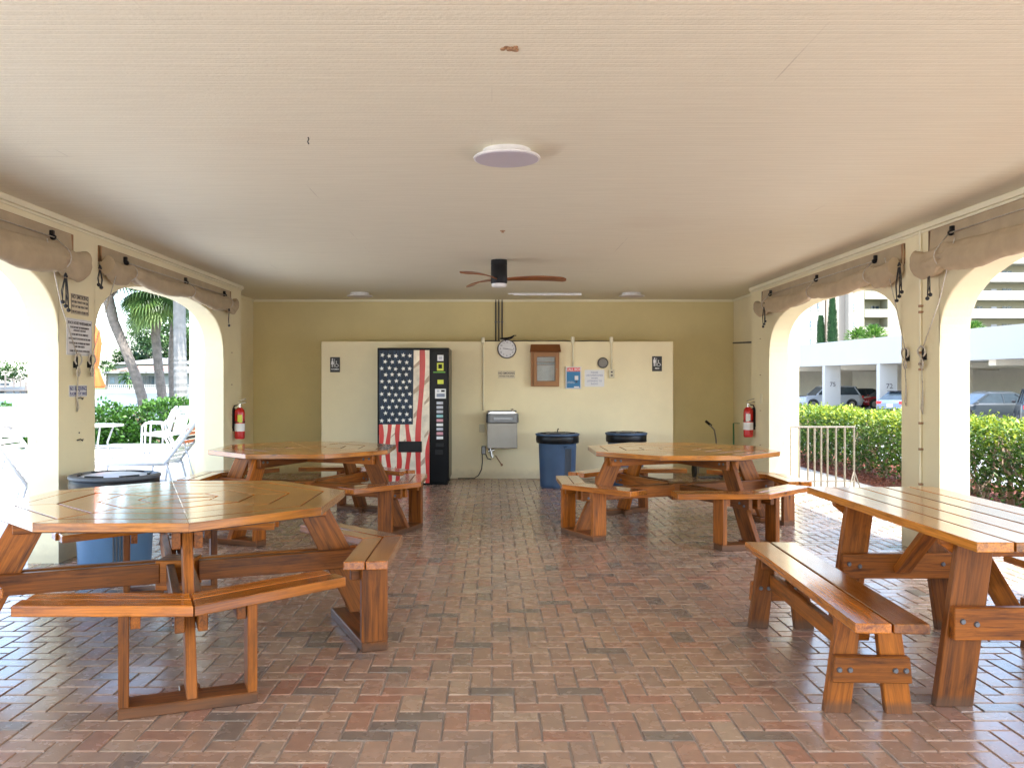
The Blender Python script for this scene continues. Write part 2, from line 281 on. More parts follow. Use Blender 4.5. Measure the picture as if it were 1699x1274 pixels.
# ------------------------------------------------------------------ mesh helper
class G:
    def __init__(s): s.calls = []; s.v = []; s.f = []; s.g = []; s.r = []; s.m = []
    def add(s, vs, fs, gr=None, rnd=0.5, mi=0):
        o = len(s.v); s.calls.append((o, o+len(vs), len(s.f), len(s.f)+len(fs))); s.v += [Vector(p) for p in vs]
        s.g += (gr if gr else [Vector(p) for p in vs]); s.r += [rnd]*len(vs)
        for f in fs: s.f.append([o+i for i in f]); s.m.append(mi)
        return s
    def box(s, c, size, M=None, mi=0, axis=None):
        # size = (x,y,z) full sizes; M optional 3x3 rotation; grain runs along the longest side
        hx, hy, hz = size[0]/2, size[1]/2, size[2]/2
        loc = [Vector((x, y, z)) for z in (-hz, hz) for y in (-hy, hy) for x in (-hx, hx)]
        ax = axis if axis is not None else max(range(3), key=lambda i: size[i])
        off = Vector((random.uniform(0, 50), random.uniform(0, 50), random.uniform(0, 50)))
        gr = [Vector((p[ax], p[(ax+1) % 3], p[(ax+2) % 3]))+off for p in loc]
        c = Vector(c); vs = [c+(M @ p if M else p) for p in loc]
        return s.add(vs, [(0, 2, 3, 1), (4, 5, 7, 6), (0, 1, 5, 4), (2, 6, 7, 3), (0, 4, 6, 2), (1, 3, 7, 5)], gr, random.random(), mi)
    def bar(s, a, b, w, t, up=(0, 0, 1), mi=0):
        # beam from a to b: w = extent along the 'side' direction, t = extent along 'up'
        a = Vector(a); b = Vector(b); d = (b-a); L = d.length; x = d.normalized(); u = Vector(up)
        y = u.cross(x).normalized(); z = x.cross(y)
        M = Matrix((x, y, z)).transposed()
        return s.box((a+b)/2, (L, w, t), M, mi, 0)
    def prism(s, pts, h, M=None, o=(0, 0, 0), mi=0, gdir=None, rnd=None):
        # pts: 2D outline in local XY, extruded z from 0 to h
        n = len(pts); o = Vector(o)
        off = Vector((random.uniform(0, 50), random.uniform(0, 50), random.uniform(0, 50)))
        loc = [Vector((p[0], p[1], 0)) for p in pts]+[Vector((p[0], p[1], h)) for p in pts]
        if gdir:
            gx = Vector((gdir[0], gdir[1], 0)); gy = Vector((-gdir[1], gdir[0], 0))
            gr = [Vector((p.dot(gx), p.dot(gy), p.z))+off for p in loc]
        else: gr = [p+off for p in loc]
        fs = [tuple(range(n-1, -1, -1)), tuple(range(n, 2*n))]+[(i, (i+1) % n, n+(i+1) % n, n+i) for i in range(n)]
        return s.add([o+(M @ p if M else p) for p in loc], fs, gr, random.random() if rnd is None else rnd, mi)
    def cyl(s, a, b, r, r2=None, n=16, mi=0, cap=True):
        a = Vector(a); b = Vector(b); r2 = r if r2 is None else r2
        z = (b-a).normalized(); x = z.orthogonal().normalized(); y = z.cross(x)
        vs = [a+(x*math.cos(2*PI*i/n)+y*math.sin(2*PI*i/n))*r for i in range(n)]
        vs += [b+(x*math.cos(2*PI*i/n)+y*math.sin(2*PI*i/n))*r2 for i in range(n)]
        fs = [(i, (i+1) % n, n+(i+1) % n, n+i) for i in range(n)]
        if cap: fs += [tuple(range(n-1, -1, -1)), tuple(range(n, 2*n))]
        return s.add(vs, fs, None, 0.5, mi)
    def tube(s, pts, r, n=6, mi=0, closed=False, rnd=0.5):
        pts = [Vector(p) for p in pts]; k = len(pts); rs = r if isinstance(r, (list, tuple)) else [r]*k
        vs = []; fs = []; px = None
        for i, p in enumerate(pts):
            a = pts[(i-1) % k] if closed else pts[max(i-1, 0)]; b = pts[(i+1) % k] if closed else pts[min(i+1, k-1)]
            t = (b-a).normalized()
            if px is None: px = t.orthogonal().normalized()
            px = (px-t*px.dot(t)).normalized(); py = t.cross(px)
            vs += [p+(px*math.cos(2*PI*j/n)+py*math.sin(2*PI*j/n))*rs[i] for j in range(n)]
        for i in range(k if closed else k-1):
            q = (i+1) % k
            for j in range(n): fs.append((i*n+j, i*n+(j+1) % n, q*n+(j+1) % n, q*n+j))
        if not closed: fs += [tuple(range(n-1, -1, -1)), tuple((k-1)*n+j for j in range(n))]
        return s.add(vs, fs, None, rnd, mi)
    def lathe(s, prof, o=(0, 0, 0), n=32, M=None, mi=0, fn=None):
        o = Vector(o); vs = []; k = len(prof)
        for (r, z) in prof:
            for j in range(n):
                a = 2*PI*j/n; rr = r*(fn(a, z) if fn else 1); p = Vector((rr*math.cos(a), rr*math.sin(a), z)); vs.append(o+(M @ p if M else p))
        fs = [(i*n+j, i*n+(j+1) % n, (i+1)*n+(j+1) % n, (i+1)*n+j) for i in range(k-1) for j in range(n)]
        fs += [tuple(range(n-1, -1, -1)), tuple((k-1)*n+j for j in range(n))]
        return s.add(vs, fs, None, 0.5, mi)
    def ball(s, c, r, n=10, mi=0):
        return s.lathe([(max(1e-4, r*math.sin(PI*i/6)), -r*math.cos(PI*i/6)) for i in range(7)], c, n, None, mi)
    def leaf(s, p, d, up, L, w, rnd, mi=0):
        x = d.normalized(); y = up.cross(x)
        if y.length < 1e-4: y = x.orthogonal()
        y.normalize(); z = x.cross(y)
        s.add([p, p+x*L*0.5+y*w/2+z*L*0.06, p+x*L-z*L*0.08, p+x*L*0.5-y*w/2+z*L*0.06], [(0, 1, 2), (0, 2, 3)], None, rnd, mi)
        return s
def build(name, g, mats, parent=None, bevel=0.0, smooth=False, world=True, seg=1):
    me = bpy.data.meshes.new(name)
    off = parent_loc(parent) if (parent and world) else Vector((0, 0, 0))
    me.from_pydata([tuple(v-off) for v in g.v], [], g.f)
    if isinstance(mats, str): mats = [mats]
    for m in mats: me.materials.append(MATS[m])
    me.polygons.foreach_set('material_index', g.m)
    a = me.attributes.new('grain', 'FLOAT_VECTOR', 'POINT'); a.data.foreach_set('vector', [c for v in g.g for c in v])
    a = me.attributes.new('rnd', 'FLOAT', 'POINT'); a.data.foreach_set('value', g.r)
    if smooth: me.polygons.foreach_set('use_smooth', [True]*len(me.polygons))
    me.update()
    o = bpy.data.objects.new(name, me); COL.objects.link(o)
    if smooth == 'auto':
        me.set_sharp_from_angle(angle=math.radians(35))
    if parent: o.parent = parent
    if bevel:
        b = o.modifiers.new('edge', 'BEVEL'); b.width = bevel; b.segments = seg; b.limit_method = 'ANGLE'; b.angle_limit = math.radians(40)
    return o
def build_each(name, g, mats, parent=None, **k):
    out = []
    for (a, b, fa, fb) in g.calls:
        q = G(); q.v = g.v[a:b]; q.g = g.g[a:b]; q.r = g.r[a:b]; q.f = [[i-a for i in f] for f in g.f[fa:fb]]; q.m = g.m[fa:fb]
        out.append(build(name, q, mats, parent, **k))
    return out
def parent_loc(p):
    v = Vector((0, 0, 0))
    while p is not None: v += Vector(p.location); p = p.parent
    return v
def tag(o, label, cat, group=None, kind=None):
    o['label'] = label; o['category'] = cat
    if group: o['group'] = group
    if kind: o['kind'] = kind
    return o
def thing(name, loc, label, cat, group=None, rz=0):
    o = bpy.data.objects.new(name, None); COL.objects.link(o); o.location = loc; o.rotation_euler = (0, 0, rz)
    o.empty_display_size = 0.1
    return tag(o, label, cat, group)
def struct(name, g, mat, **k):
    o = build(name, g, mat, **k); o['kind'] = 'structure'; return o
def copy_tree(o, parent=None):
    c = o.copy(); COL.objects.link(c)
    if parent: c.parent = parent
    for ch in [x for x in bpy.data.objects if x.parent == o and x != c]: copy_tree(ch, c)
    return c
RX = lambda a: Matrix.Rotation(a, 3, 'X'); RY = lambda a: Matrix.Rotation(a, 3, 'Y'); RZ = lambda a: Matrix.Rotation(a, 3, 'Z')
FACE_CAM = RX(PI/2)                                   # text plane facing -Y
FACE_PX = Matrix(((0, 0, 1), (1, 0, 0), (0, 1, 0)))   # facing +X (on the left wall): text runs along +Y
def text(s, size, loc, M, mat, parent, name='lettering', bold=0.0, sx=1.0, depth=0.0006, align='CENTER', spacing=1.0):
    cu = bpy.data.curves.new('tmp', 'FONT'); cu.body = s; cu.size = size; cu.align_x = align; cu.align_y = 'CENTER'
    cu.extrude = depth; cu.offset = bold; cu.resolution_u = 2; cu.space_line = spacing
    to = bpy.data.objects.new('tmp', cu); COL.objects.link(to)
    me = bpy.data.meshes.new_from_object(to, depsgraph=bpy.context.evaluated_depsgraph_get())
    bpy.data.objects.remove(to); bpy.data.curves.remove(cu)
    me.materials.clear(); me.materials.append(MATS[mat]); me.name = name
    off = Vector(loc)-parent_loc(parent)
    for v in me.vertices:
        v.co = M @ Vector((v.co.x*sx, v.co.y, v.co.z))+off
    o = bpy.data.objects.new(name, me); COL.objects.link(o); o.parent = parent
    return o

# ------------------------------------------------------------------ camera, sky, sun
cam = bpy.data.cameras.new('camera'); co = bpy.data.objects.new('camera', cam); COL.objects.link(co)
co.location = (0, 0, H); co.rotation_euler = (PI/2, 0, 0); cam.sensor_width = 36; cam.lens = 36*F/1699
cam.shift_x = (849.5-CX)/1699; cam.shift_y = (CY-637)/1699; cam.clip_end = 2000; cam.clip_start = 0.05
S.camera = co
SUN_EL, SUN_AZ = math.radians(58), math.radians(146)  # azimuth measured from +Y towards +X: behind and to the right
sd = Vector((math.sin(SUN_AZ)*math.cos(SUN_EL), math.cos(SUN_AZ)*math.cos(SUN_EL), math.sin(SUN_EL)))
w = bpy.data.worlds.new('World'); S.world = w; w.use_nodes = True
nt = w.node_tree; bg = nt.nodes['Background']
sk = nt.nodes.new('ShaderNodeTexSky'); sk.sky_type = 'NISHITA'; sk.sun_disc = False; sk.sun_elevation = SUN_EL; sk.sun_rotation = SUN_AZ
sk.air_density = 1.0; sk.dust_density = 1.5; sk.ozone_density = 1.0
nt.links.new(sk.outputs[0], bg.inputs[0]); bg.inputs[1].default_value = 0.15
sl = bpy.data.lights.new('sun', 'SUN'); sl.energy = 2.2; sl.angle = math.radians(0.6); sl.color = (1.0, 0.965, 0.91)
so = bpy.data.objects.new('sun', sl); COL.objects.link(so); so.rotation_euler = sd.to_track_quat('Z', 'Y').to_euler()
S.view_settings.view_transform = 'Standard'; S.view_settings.look = 'None'; S.view_settings.gamma = 1
S.view_settings.exposure = 2.72
S.cycles.diffuse_bounces = 8; S.cycles.max_bounces = 14; S.cycles.glossy_bounces = 5
S.cycles.sample_clamp_indirect = 8; S.cycles.use_denoising = True

# ------------------------------------------------------------------ setting: ground, water, deck
Y0 = -1.5; YB = 13.53; YP = 12.76; TH = 0.24  # Y0: open end set close behind the camera so outside light fills the interior
g = G(); g.add([(-600, -200, -0.45), (600, -200, -0.45), (600, 900, -0.45), (-600, 900, -0.45)], [(0, 1, 2, 3)]); struct('ground', g, 'ground_soil')
def slab(name, x0, x1, y0, y1, z0, z1, mat, **k):
    g = G(); g.box(((x0+x1)/2, (y0+y1)/2, (z0+z1)/2), (x1-x0, y1-y0, z1-z0)); return struct(name, g, mat, **k)
slab('pool_deck', -30, XL-TH-0.004, -14, 18.6, -0.4, -0.012, 'concrete')
slab('lawn', -60, 2.0, 18.604, 21.9, -0.4, -0.02, 'grass')
slab('waterside_path', -60, 2.0, 21.904, 25.4, -0.4, -0.014, 'concrete_grey')
slab('seawall', -60, 2.0, 25.404, 26.0, -1.4, 0.02, 'concrete')
g = G(); g.add([(-600, 26.0, -0.27), (2.0, 26.0, -0.27), (2.0, 151, -0.27), (-600, 151, -0.27)], [(0, 1, 2, 3)]); struct('water', g, 'water')
slab('far_seawall', -400, 8, 150, 151.2, -1.4, 0.35, 'seawall_conc')
slab('far_shore', -400, 8, 151.204, 420, -1.4, 0.2, 'grass')
slab('walkway', XR+TH+0.42, 5.3, -14, 19, -0.4, -0.03, 'concrete_grey')
slab('planting_bed', 5.304, 7.3, -14, 24, -0.4, -0.05, 'mulch')
slab('parking_lot', 7.304, 60, -14, 120, -0.445, -0.43, 'asphalt')
slab('bounce_paving', XL-TH, XR+TH+0.42, -14, -3.004, -0.42, -0.012, 'concrete')  # pale paving added out of view behind the camera, bounces sun onto the ceiling

# brick floor: real herringbone pavers on a grout bed
FX0, FX1, FY0, FY1 = XL-TH, XR+TH+0.4, -3.0, YB
g = G(); g.box(((FX0+FX1)/2, (FY0+FY1)/2, -0.2), (FX1-FX0, FY1-FY0, 0.394)); struct('floor_bed', g, 'grout')
g = G(); U = 0.1; gp = 0.0035; bv = 0.004
i0, i1 = int(FX0/U)-2, int(FX1/U)+2; j0, j1 = int(FY0/U)-2, int(FY1/U)+2
def brick(x0, x1, y0, y1):
    x0 = max(x0, FX0); x1 = min(x1, FX1); y0 = max(y0, FY0); y1 = min(y1, FY1)
    if x1-x0 < 0.02 or y1-y0 < 0.02: return
    x0 += gp; x1 -= gp; y0 += gp; y1 -= gp
    hz = random.uniform(-0.0008, 0.0008); tx = random.uniform(-0.0007, 0.0007); ty = random.uniform(-0.0007, 0.0007)
    o = []
    for (x, y, s) in ((x0, y0, 0), (x1, y0, 0), (x1, y1, 0), (x0, y1, 0)): o.append((x, y, -0.0035))
    for (x, y, a, b) in ((x0, y0, -1, -1), (x1, y0, 1, -1), (x1, y1, 1, 1), (x0, y1, -1, 1)):
        o.append((x-a*bv, y-b*bv, 0.002+hz+a*tx+b*ty))
    g.add(o, [(4, 5, 6, 7), (0, 1, 5, 4), (1, 2, 6, 5), (2, 3, 7, 6), (3, 0, 4, 7)], None, min(0.999, max(0.0, random.random())))
for i in range(i0, i1):
    for j in range(j0, j1):
        k = (i-j) % 4
        if k == 0: brick(i*U, (i+2)*U, j*U, (j+1)*U)
        elif k == 3: brick(i*U, (i+1)*U, j*U, (j+2)*U)
struct('brick_floor', g, 'brick_paver')

# ------------------------------------------------------------------ pavilion
pav = thing('pavilion', (0, 5, 0), 'open cream stucco pavilion with arched side walls and wide grooved beige ceiling', 'pavilion')
ARCH = {'L': [(-4.0, -0.6), (-0.02, 3.38), (3.40, 6.75), (7.37, 10.90)], 'R': [(-4.0, -0.45), (0.1, 3.1), (3.40, 6.90), (7.54, 11.14)]}
ARCH = {'L': [(-0.6, 2.75), (3.35, 6.75), (7.37, 10.90)], 'R': [(-0.6, 2.75), (3.40, 6.90), (7.54, 11.14)]}
def arch_h(y, a, b):
    c = (a+b)/2; hs = (b-a)/2; u = min(1, abs(y-c)/hs); return 1.68+0.67*(1-u**2.9)**(1/2.9)
def arcade(side, x_in, x_out, arches, yend, dirn):
    g = G(); y = Y0
    T = HC+0.02
    def face(ya, yb, za, zb, za2=None, zb2=None):
        # quad strips on the inner and outer wall face, za..T
        for x in (x_in, x_out):
            q = [(x, ya, za), (x, yb, zb), (x, yb, T), (x, ya, T)]
            if (x == x_in) == (dirn > 0): q = q[::-1]
            g.add(q, [(0, 1, 2, 3)])
    for (a, b) in arches:
        face(y, a, 0, 0)
        n = 48; ys = [(a+b)/2-(b-a)/2*math.cos(PI*i/n) for i in range(n+1)]; ys[0] = a; ys[-1] = b
        hs = [arch_h(t, a, b) for t in ys]
        for i in range(n):
            face(ys[i], ys[i+1], hs[i], hs[i+1])
            g.add([(x_in, ys[i], hs[i]), (x_in, ys[i+1], hs[i+1]), (x_out, ys[i+1], hs[i+1]), (x_out, ys[i], hs[i])], [(0, 1, 2, 3)])
        for yy in (a, b): g.add([(x_in, yy, -0.02), (x_out, yy, -0.02), (x_out, yy, 1.68), (x_in, yy, 1.68)], [(0, 1, 2, 3)])
        y = b
    face(y, yend, 0, 0)
    for yy in (Y0, yend): g.add([(x_in, yy, -0.02), (x_out, yy, -0.02), (x_out, yy, T), (x_in, yy, T)], [(0, 1, 2, 3)])
    o = build('arcade_wall', g, 'cream_wall', pav)
    bm = bmesh.new(); bm.from_mesh(o.data); bmesh.ops.remove_doubles(bm, verts=bm.verts, dist=1e-4); bmesh.ops.recalc_face_normals(bm, faces=bm.faces); bm.to_mesh(o.data); bm.free()
    bvm = o.modifiers.new('edge', 'BEVEL'); bvm.width = 0.012; bvm.segments = 2; bvm.limit_method = 'ANGLE'; bvm.angle_limit = math.radians(50)
YE_L, YE_R = 11.67, 11.90
arcade('L', XL, XL-TH, ARCH['L'], YE_L, 1)
arcade('R', XR, XR+TH, ARCH['R'], YE_R, -1)
XRL, XRR = -3.72, 3.77       # recess walls at the far end
g = G()
g.box(((XRL-4.5)/2, (YE_L+0.003+YB)/2, HC/2), (4.5+XRL, YB-YE_L-0.006, HC+0.03)) if False else None
# recess side walls and the wings that stand out beyond the arcade
g.box((XRL-0.1, (YE_L+13.6)/2-0.1, HC/2), (0.2, 13.8-YE_L, HC+0.03)); g.box((XRR+0.14, (YE_R+13.6)/2-0.1, HC/2), (0.22, 13.8-YE_R, HC+0.03)); g.box((XRR+0.04, (YE_R+13.6)/2+0.001, HC/2), (0.08, 13.6-YE_R, HC+0.026))
g.box(((XRL-0.01+XL-TH-0.001)/2, YE_L-0.08, HC/2), (XL-TH-0.001-XRL+0.01, 0.15, HC+0.024))
g.box((-4.21, 13.25, HC/2), (0.574, 0.7, HC+0.02)); g.box((4.27, 13.25, HC/2), (0.594, 0.7, HC+0.02))
build_each('recess_wall', g, 'cream_wall', pav, bevel=0.006)
g = G(); g.box((0.025, YB+0.1, HC/2), (XRR-XRL+0.3, 0.2, HC+0.02)); build('back_wall', g, 'ochre_wall', pav)
g = G(); g.box(((XL+XR)/2, (Y0+YB)/2, HC+0.08), (XR-XL+2*TH+0.6, YB-Y0+0.5, 0.16))
build('ceiling', g, 'ceiling_board', pav)
g = G(); g.box((0.1, (Y0+YB)/2+0.3, HC+0.28), (XR-XL+2*TH+1.5, YB-Y0+1.2, 0.24)); build('roof', g, 'white_stucco', pav, bevel=0.02)  # unseen roof slab; its eaves are shaped to keep sun off the floor
g = G()
for (x, s, ye) in ((XL, 1, YE_L), (XR, -1, YE_R)):
    g.box((x+s*0.0145, (Y0+ye)/2+0.012, HC-0.022), (0.025, ye-Y0+0.03, 0.044)); g.box((x+s*0.0075, (Y0+ye)/2, HC-0.056), (0.012, ye-Y0, 0.022))
g.box((0.02, YB-0.012, HC-0.018), (XRR-XRL-0.02, 0.02, 0.036))
g.box((XRL+0.012, (YE_L+YB)/2, HC-0.018), (0.02, YB-YE_L-0.06, 0.036)); g.box((XRR-0.012, (YE_R+YB)/2, HC-0.018), (0.02, YB-YE_R-0.06, 0.036))
build('crown_trim', g, 'trim_paint', pav, bevel=0.004)
# small stains and hooks in the ceiling
g = G()
for k in range(26):
    a = random.random()*6.28; r = abs(random.gauss(0, 0.02)); c = W(847, 80, (HC-H)*F/(CY-80))
    g.cyl((c.x+r*math.cos(a), c.y+r*math.sin(a)*0.7, HC-0.0005), (c.x+r*math.cos(a), c.y+r*math.sin(a)*0.7, HC-0.0015-k*0.0003), random.uniform(0.004, 0.011), n=7)
build('ceiling_stain', g, 'rust', pav)
def ceil_pt(px, py, drop=0.0): return W(px, py, (HC-drop-H)*F/(CY-py))
c = ceil_pt(511, 228); g = G(); g.tube([c, c+Vector((0.004, 0, -0.01)), c+Vector((-0.004, 0.01, -0.022)), c+Vector((0.002, 0.012, -0.034))], 0.0035)
c.z = HC; ho = build('ceiling_hook', g, 'dark_pipe'); tag(ho, 'tiny dark hook hanging from the left part of the ceiling', 'hook')
g = G(); c = ceil_pt(834, 383); g.lathe([(0.02, -0.006), (0.024, 0)], c, 14); g.box(c+Vector((0, 0, -0.012)), (0.022, 0.012, 0.012))
tag(build('fire_sensor', g, 'rust'), 'small round sensor on the ceiling between the fan and the near ceiling light', 'sensor')

# partition box wall
part = thing('partition_wall', (0.1, YP, 0), 'pale cream freestanding box wall behind the vending machine and water fountain', 'wall')
x0, x1 = (533-CX)*YP/F, (1117-CX)*YP/F; ht = H+(CY-566.5)*YP/F
g = G(); g.box(((x0+x1)/2, YP+0.3, ht/2), (x1-x0, 0.6, ht)); build('wall_body', g, 'partition_paint', part, bevel=0.008, seg=2)
HTP = ht

# ------------------------------------------------------------------ ceiling lights
def ceiling_light(loc, label):
    t = thing('ceiling_light', loc, label, 'ceiling light', 'round flush ceiling lights')
    g = G(); g.lathe([(0.135, 0.0), (0.14, -0.028), (0.16, -0.034)], (0, 0, 0), 40); g.lathe([(0.184, -0.036), (0.188, -0.042), (0.187, -0.048), (0.177, -0.050)], (0, 0, 0), 48)
    build('housing', g, 'white_plastic', t, world=False, smooth='auto')
    g = G(); g.lathe([(0.1765, -0.0502), (0.176, -0.0525), (0.12, -0.0545), (0.001, -0.0555)], (0, 0, 0), 48); build('diffuser', g, 'diffuser', t, world=False, smooth='auto')
    g = G(); g.box((0.02, -0.126, -0.02), (0.012, 0.006, 0.014)); g.box((-0.01, -0.126, -0.028), (0.008, 0.006, 0.01)); build_each('clip', g, 'dark_pipe', t, world=False)
ceiling_light((W(841, 269, 4.87).x, 4.87, HC), 'round white flush light on the ceiling nearest the camera, in front of the fan')
ceiling_light((W(597, 497, 12.55).x, 12.55, HC), 'round white ceiling light at the back, above the left restroom sign')
ceiling_light((W(1048, 497, 12.55).x, 12.55, HC), 'round white ceiling light at the back, above the right restroom sign')
# strip
c = ceil_pt(907, 492, 0.03)
g = G(); g.box((c.x, 12.55, HC-0.018), (0.98, 0.03, 0.034)); g.box((c.x+0.40, 12.55, HC-0.018), (0.05, 0.036, 0.036)); g.box((c.x-0.52, 12.55, HC-0.012), (0.1, 0.02, 0.02))
tag(build('cable_duct', g, 'white_plastic', bevel=0.004), 'straight white cable duct on the ceiling behind the fan', 'duct')

# ------------------------------------------------------------------ ceiling fan
fz = 9.2; fc = Vector(((828-CX)*fz/F, fz, HC)); fan = thing('ceiling_fan', fc, 'black hugger ceiling fan with three reddish wooden blades', 'ceiling fan')
g = G(); g.lathe([(0.085, 0), (0.087, -0.05), (0.083, -0.055), (0.086, -0.06), (0.088, -0.235), (0.082, -0.25)], fc, 32); build('motor_housing', g, 'black_plastic', fan, smooth='auto')
g = G(); g.lathe([(0.080, -0.2505), (0.080, -0.272), (0.07, -0.285), (0.03, -0.292), (0.001, -0.293)], fc, 32); build('light_cover', g, 'white_plastic', fan, smooth='auto')
for ang in (-2, 118, 238):
    g = G(); a = math.radians(ang); d = Vector((math.cos(a), math.sin(a), 0)); p = Vector((-d.y, d.x, 0))
    n = 22; vs = []; fs = []
    for i in range(n+1):
        t = i/n; r = 0.05+t*0.66; wd = 0.035+0.085*min(1, t*1.6)**0.8*(1-0.15*t); 
        if t > 0.93: wd *= math.sqrt(max(0.05, 1-((t-0.93)/0.075)**2))
        tw = -math.radians(22-9*t); zz = -0.205-0.016*t*t+0.02*math.sin(t*2.6)
        sw = 0.03*math.sin(t*PI)
        for s, e in ((-1, 1), (1, 1), (1, -1), (-1, -1)):
            q = fc+d*r+p*(s*wd/2*math.cos(tw)+sw)+Vector((0, 0, zz+s*wd/2*math.sin(tw)+e*0.006)); vs.append(q)
    for i in range(n):
        for j in range(4): fs.append((i*4+j, i*4+(j+1) % 4, i*4+4+(j+1) % 4, i*4+4+j))
    fs += [(3, 2, 1, 0), tuple(n*4+j for j in range(4))]
    g.add(vs, fs); build('blade', g, 'blade_wood', fan, smooth='auto')

# ------------------------------------------------------------------ octagonal picnic tables
T_TOP = 0.77; S_TOP = 0.48; t22 = math.tan(PI/8)
def octagon_table(cx, cy, seats, label, topz=T_TOP, rz=0):
    root = thing('octagonal_picnic_table', (cx, cy, 0), label, 'picnic table', 'octagonal picnic tables with attached benches', rz)
    g = G(); R = [0.004, 0.19, 0.372, 0.553, 0.735, 0.858]; gap = 0.0055
    for k in range(5):
        a0, a1 = R[k]+gap, R[k+1]-gap
        for j in range(8):
            th = j*PI/4
            pts = [(a0, -a0*t22+.0006), (a1, -a1*t22+.0006), (a1, a1*t22-.0006), (a0, a0*t22-.0006)]
            dz = random.uniform(-0.0012, 0.0012)
            g.prism(pts, 0.041, RZ(th), (0, 0, topz-0.041+dz), gdir=(0, 1), rnd=random.uniform(0.25, 1))
    build('tabletop', g, 'wood_top', root, bevel=0.0015, seg=1, world=False)
    g = G(); g.prism([(0.845/math.cos(PI/8)*math.cos(PI/8+k*PI/4), 0.845/math.cos(PI/8)*math.sin(PI/8+k*PI/4)) for k in range(8)], 0.026, None, (0, 0, topz-0.046)); build('gap_shade_sheet', g, 'gap_shade', root, world=False)  # dark sheet added under the boards so their gaps look shaded
    for (deg, posts) in seats:
        a = math.radians(deg); r = Vector((math.cos(a), math.sin(a), 0)); t = Vector((-r.y, r.x, 0)); Z = Vector((0, 0, 1))
        P = lambda rr, tt, zz: r*rr+t*tt+Z*zz
        # bench seat: two segments, two boards each, mitred at the corner
        g = G()
        for sgn in (-1, 1):
            n = (r*math.cos(PI/8)+t*sgn*math.sin(PI/8)).normalized(); e = (t*math.cos(PI/8)-r*sgn*math.sin(PI/8)).normalized()*sgn
            M = Matrix((n, e, Z)).transposed()
            if M.determinant() < 0: M = Matrix((n, e, Z)).transposed()
            for (b0, b1) in ((0.952, 1.062), (1.069, 1.18)):
                L1 = 0.70
                # e runs away from the corner; the corner line is at e = -n*tan22.5 measured from the face centre
                def along(b): return -b*t22
                y_end = -1.18*t22+0.76
                pts = [(b0, along(b0)+0.003), (b1, along(b1)+0.003), (b1, y_end), (b0, y_end+0.015)]
                # world position: n*b + e*(...)
                g.prism(pts, 0.046, M, (0, 0, S_TOP-0.046+random.uniform(-0.001, 0.001)), gdir=(0, 1), rnd=random.uniform(0.2, 1))
        o = build('bench_seat', g, 'wood_bench', root, bevel=0.005, seg=2, world=False)
        bm = bmesh.new(); bm.from_mesh(o.data); bmesh.ops.recalc_face_normals(bm, faces=bm.faces); bm.to_mesh(o.data); bm.free()
        # slanted leg
        g = G(); top = P(0.72, 0, topz-0.042); bot = P(1.06, 0, 0.04)
        pts = [(0.62, topz-0.044), (0.80, topz-0.044), (1.15, 0.05), (0.95, 0.05)]
        M = Matrix((r, Z, -t)).transposed()
        off = t*0.0225
        d = Vector((1.05-0.71, 0.05-(topz-0.044), 0)).normalized()
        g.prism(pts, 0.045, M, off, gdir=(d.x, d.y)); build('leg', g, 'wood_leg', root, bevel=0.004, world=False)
        # paired radial beams under the seat and under the top
        g = G()
        for s in (-1, 1):
            g.bar(P(0.10, s*0.0475, S_TOP-0.102), P(1.10, s*0.0475, S_TOP-0.102), 0.042, 0.108)
            g.bar(P(0.06, s*0.0475, topz-0.042-0.05), P(0.80, s*0.0475, topz-0.042-0.05), 0.042, 0.092)
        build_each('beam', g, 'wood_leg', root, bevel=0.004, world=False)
        # cleats under the seat boards
        g = G()
        for pt in posts:
            rr = 1.277-0.414*abs(pt)
            g.bar(P(rr-0.20, pt-(0.045 if pt > 0 else -0.045), S_TOP-0.076), P(rr-0.03, pt-(0.045 if pt > 0 else -0.045), S_TOP-0.076), 0.04, 0.066)
            # post
            gg = G(); gg.bar(P(rr-0.085, pt, 0.05), P(rr-0.085, pt, S_TOP-0.045), 0.042, 0.14, up=r); build('post', gg, 'wood_leg', root, bevel=0.004, world=False)
        build_each('cleat', g, 'wood_leg', root, bevel=0.003, world=False)
        g = G(); p0 = min(posts); p1 = max(posts)
        if len(posts) == 1: p1 = 0.1 if p0 < 0 else p1; p0 = min(p0, -0.1)
        ra = 1.277-0.414*abs(p0)-0.085; rb = 1.277-0.414*abs(p1)-0.085
        if len(posts) == 1: rb = ra
        g.bar(P(ra, p0-0.022, 0.027), P(rb, p1+0.022, 0.027), 0.14, 0.05)
        g.bar(P(0.93, 0, 0.0245), P(min(ra, rb)-0.05, 0, 0.0245), 0.09, 0.045)
        build_each('foot_board', g, 'wood_leg', root, bevel=0.004, world=False)
        # bolts
        g = G()
        for (rr, zz) in ((0.98, S_TOP-0.11), (1.04, S_TOP-0.13), (0.70, topz-0.09), (0.76, topz-0.085)):
            for s in (-1, 1): g.cyl(P(rr, s*0.0685, zz), P(rr, s*0.076, zz), 0.013, 0.010, 10)
        build_each('bolt', g, 'steel_dark', root, world=False)
    g = G(); g.box((0, 0, S_TOP-0.115), (0.19, 0.19, 0.16)); g.box((0, 0, topz-0.09), (0.11, 0.11, 0.09)); build_each('centre_block', g, 'wood_leg', root, bevel=0.005, world=False)
    return root
octagon_table(-1.72, 4.77, [(-67.5, [-0.27, 0.25]), (22.5, [-0.62]), (112.5, [-0.27, 0.27]), (202.5, [-0.27, 0.27])],
              'octagonal wooden picnic table nearest the camera, in front of the left pillar trash can')
octagon_table(-1.84, 8.58, [(-22.5, [-0.3, 0.27]), (67.5, [-0.27, 0.27]), (157.5, [-0.27, 0.27]), (247.5, [-0.27, 0.27])],
              'octagonal wooden picnic table in front of the flag vending machine, behind another octagonal table')
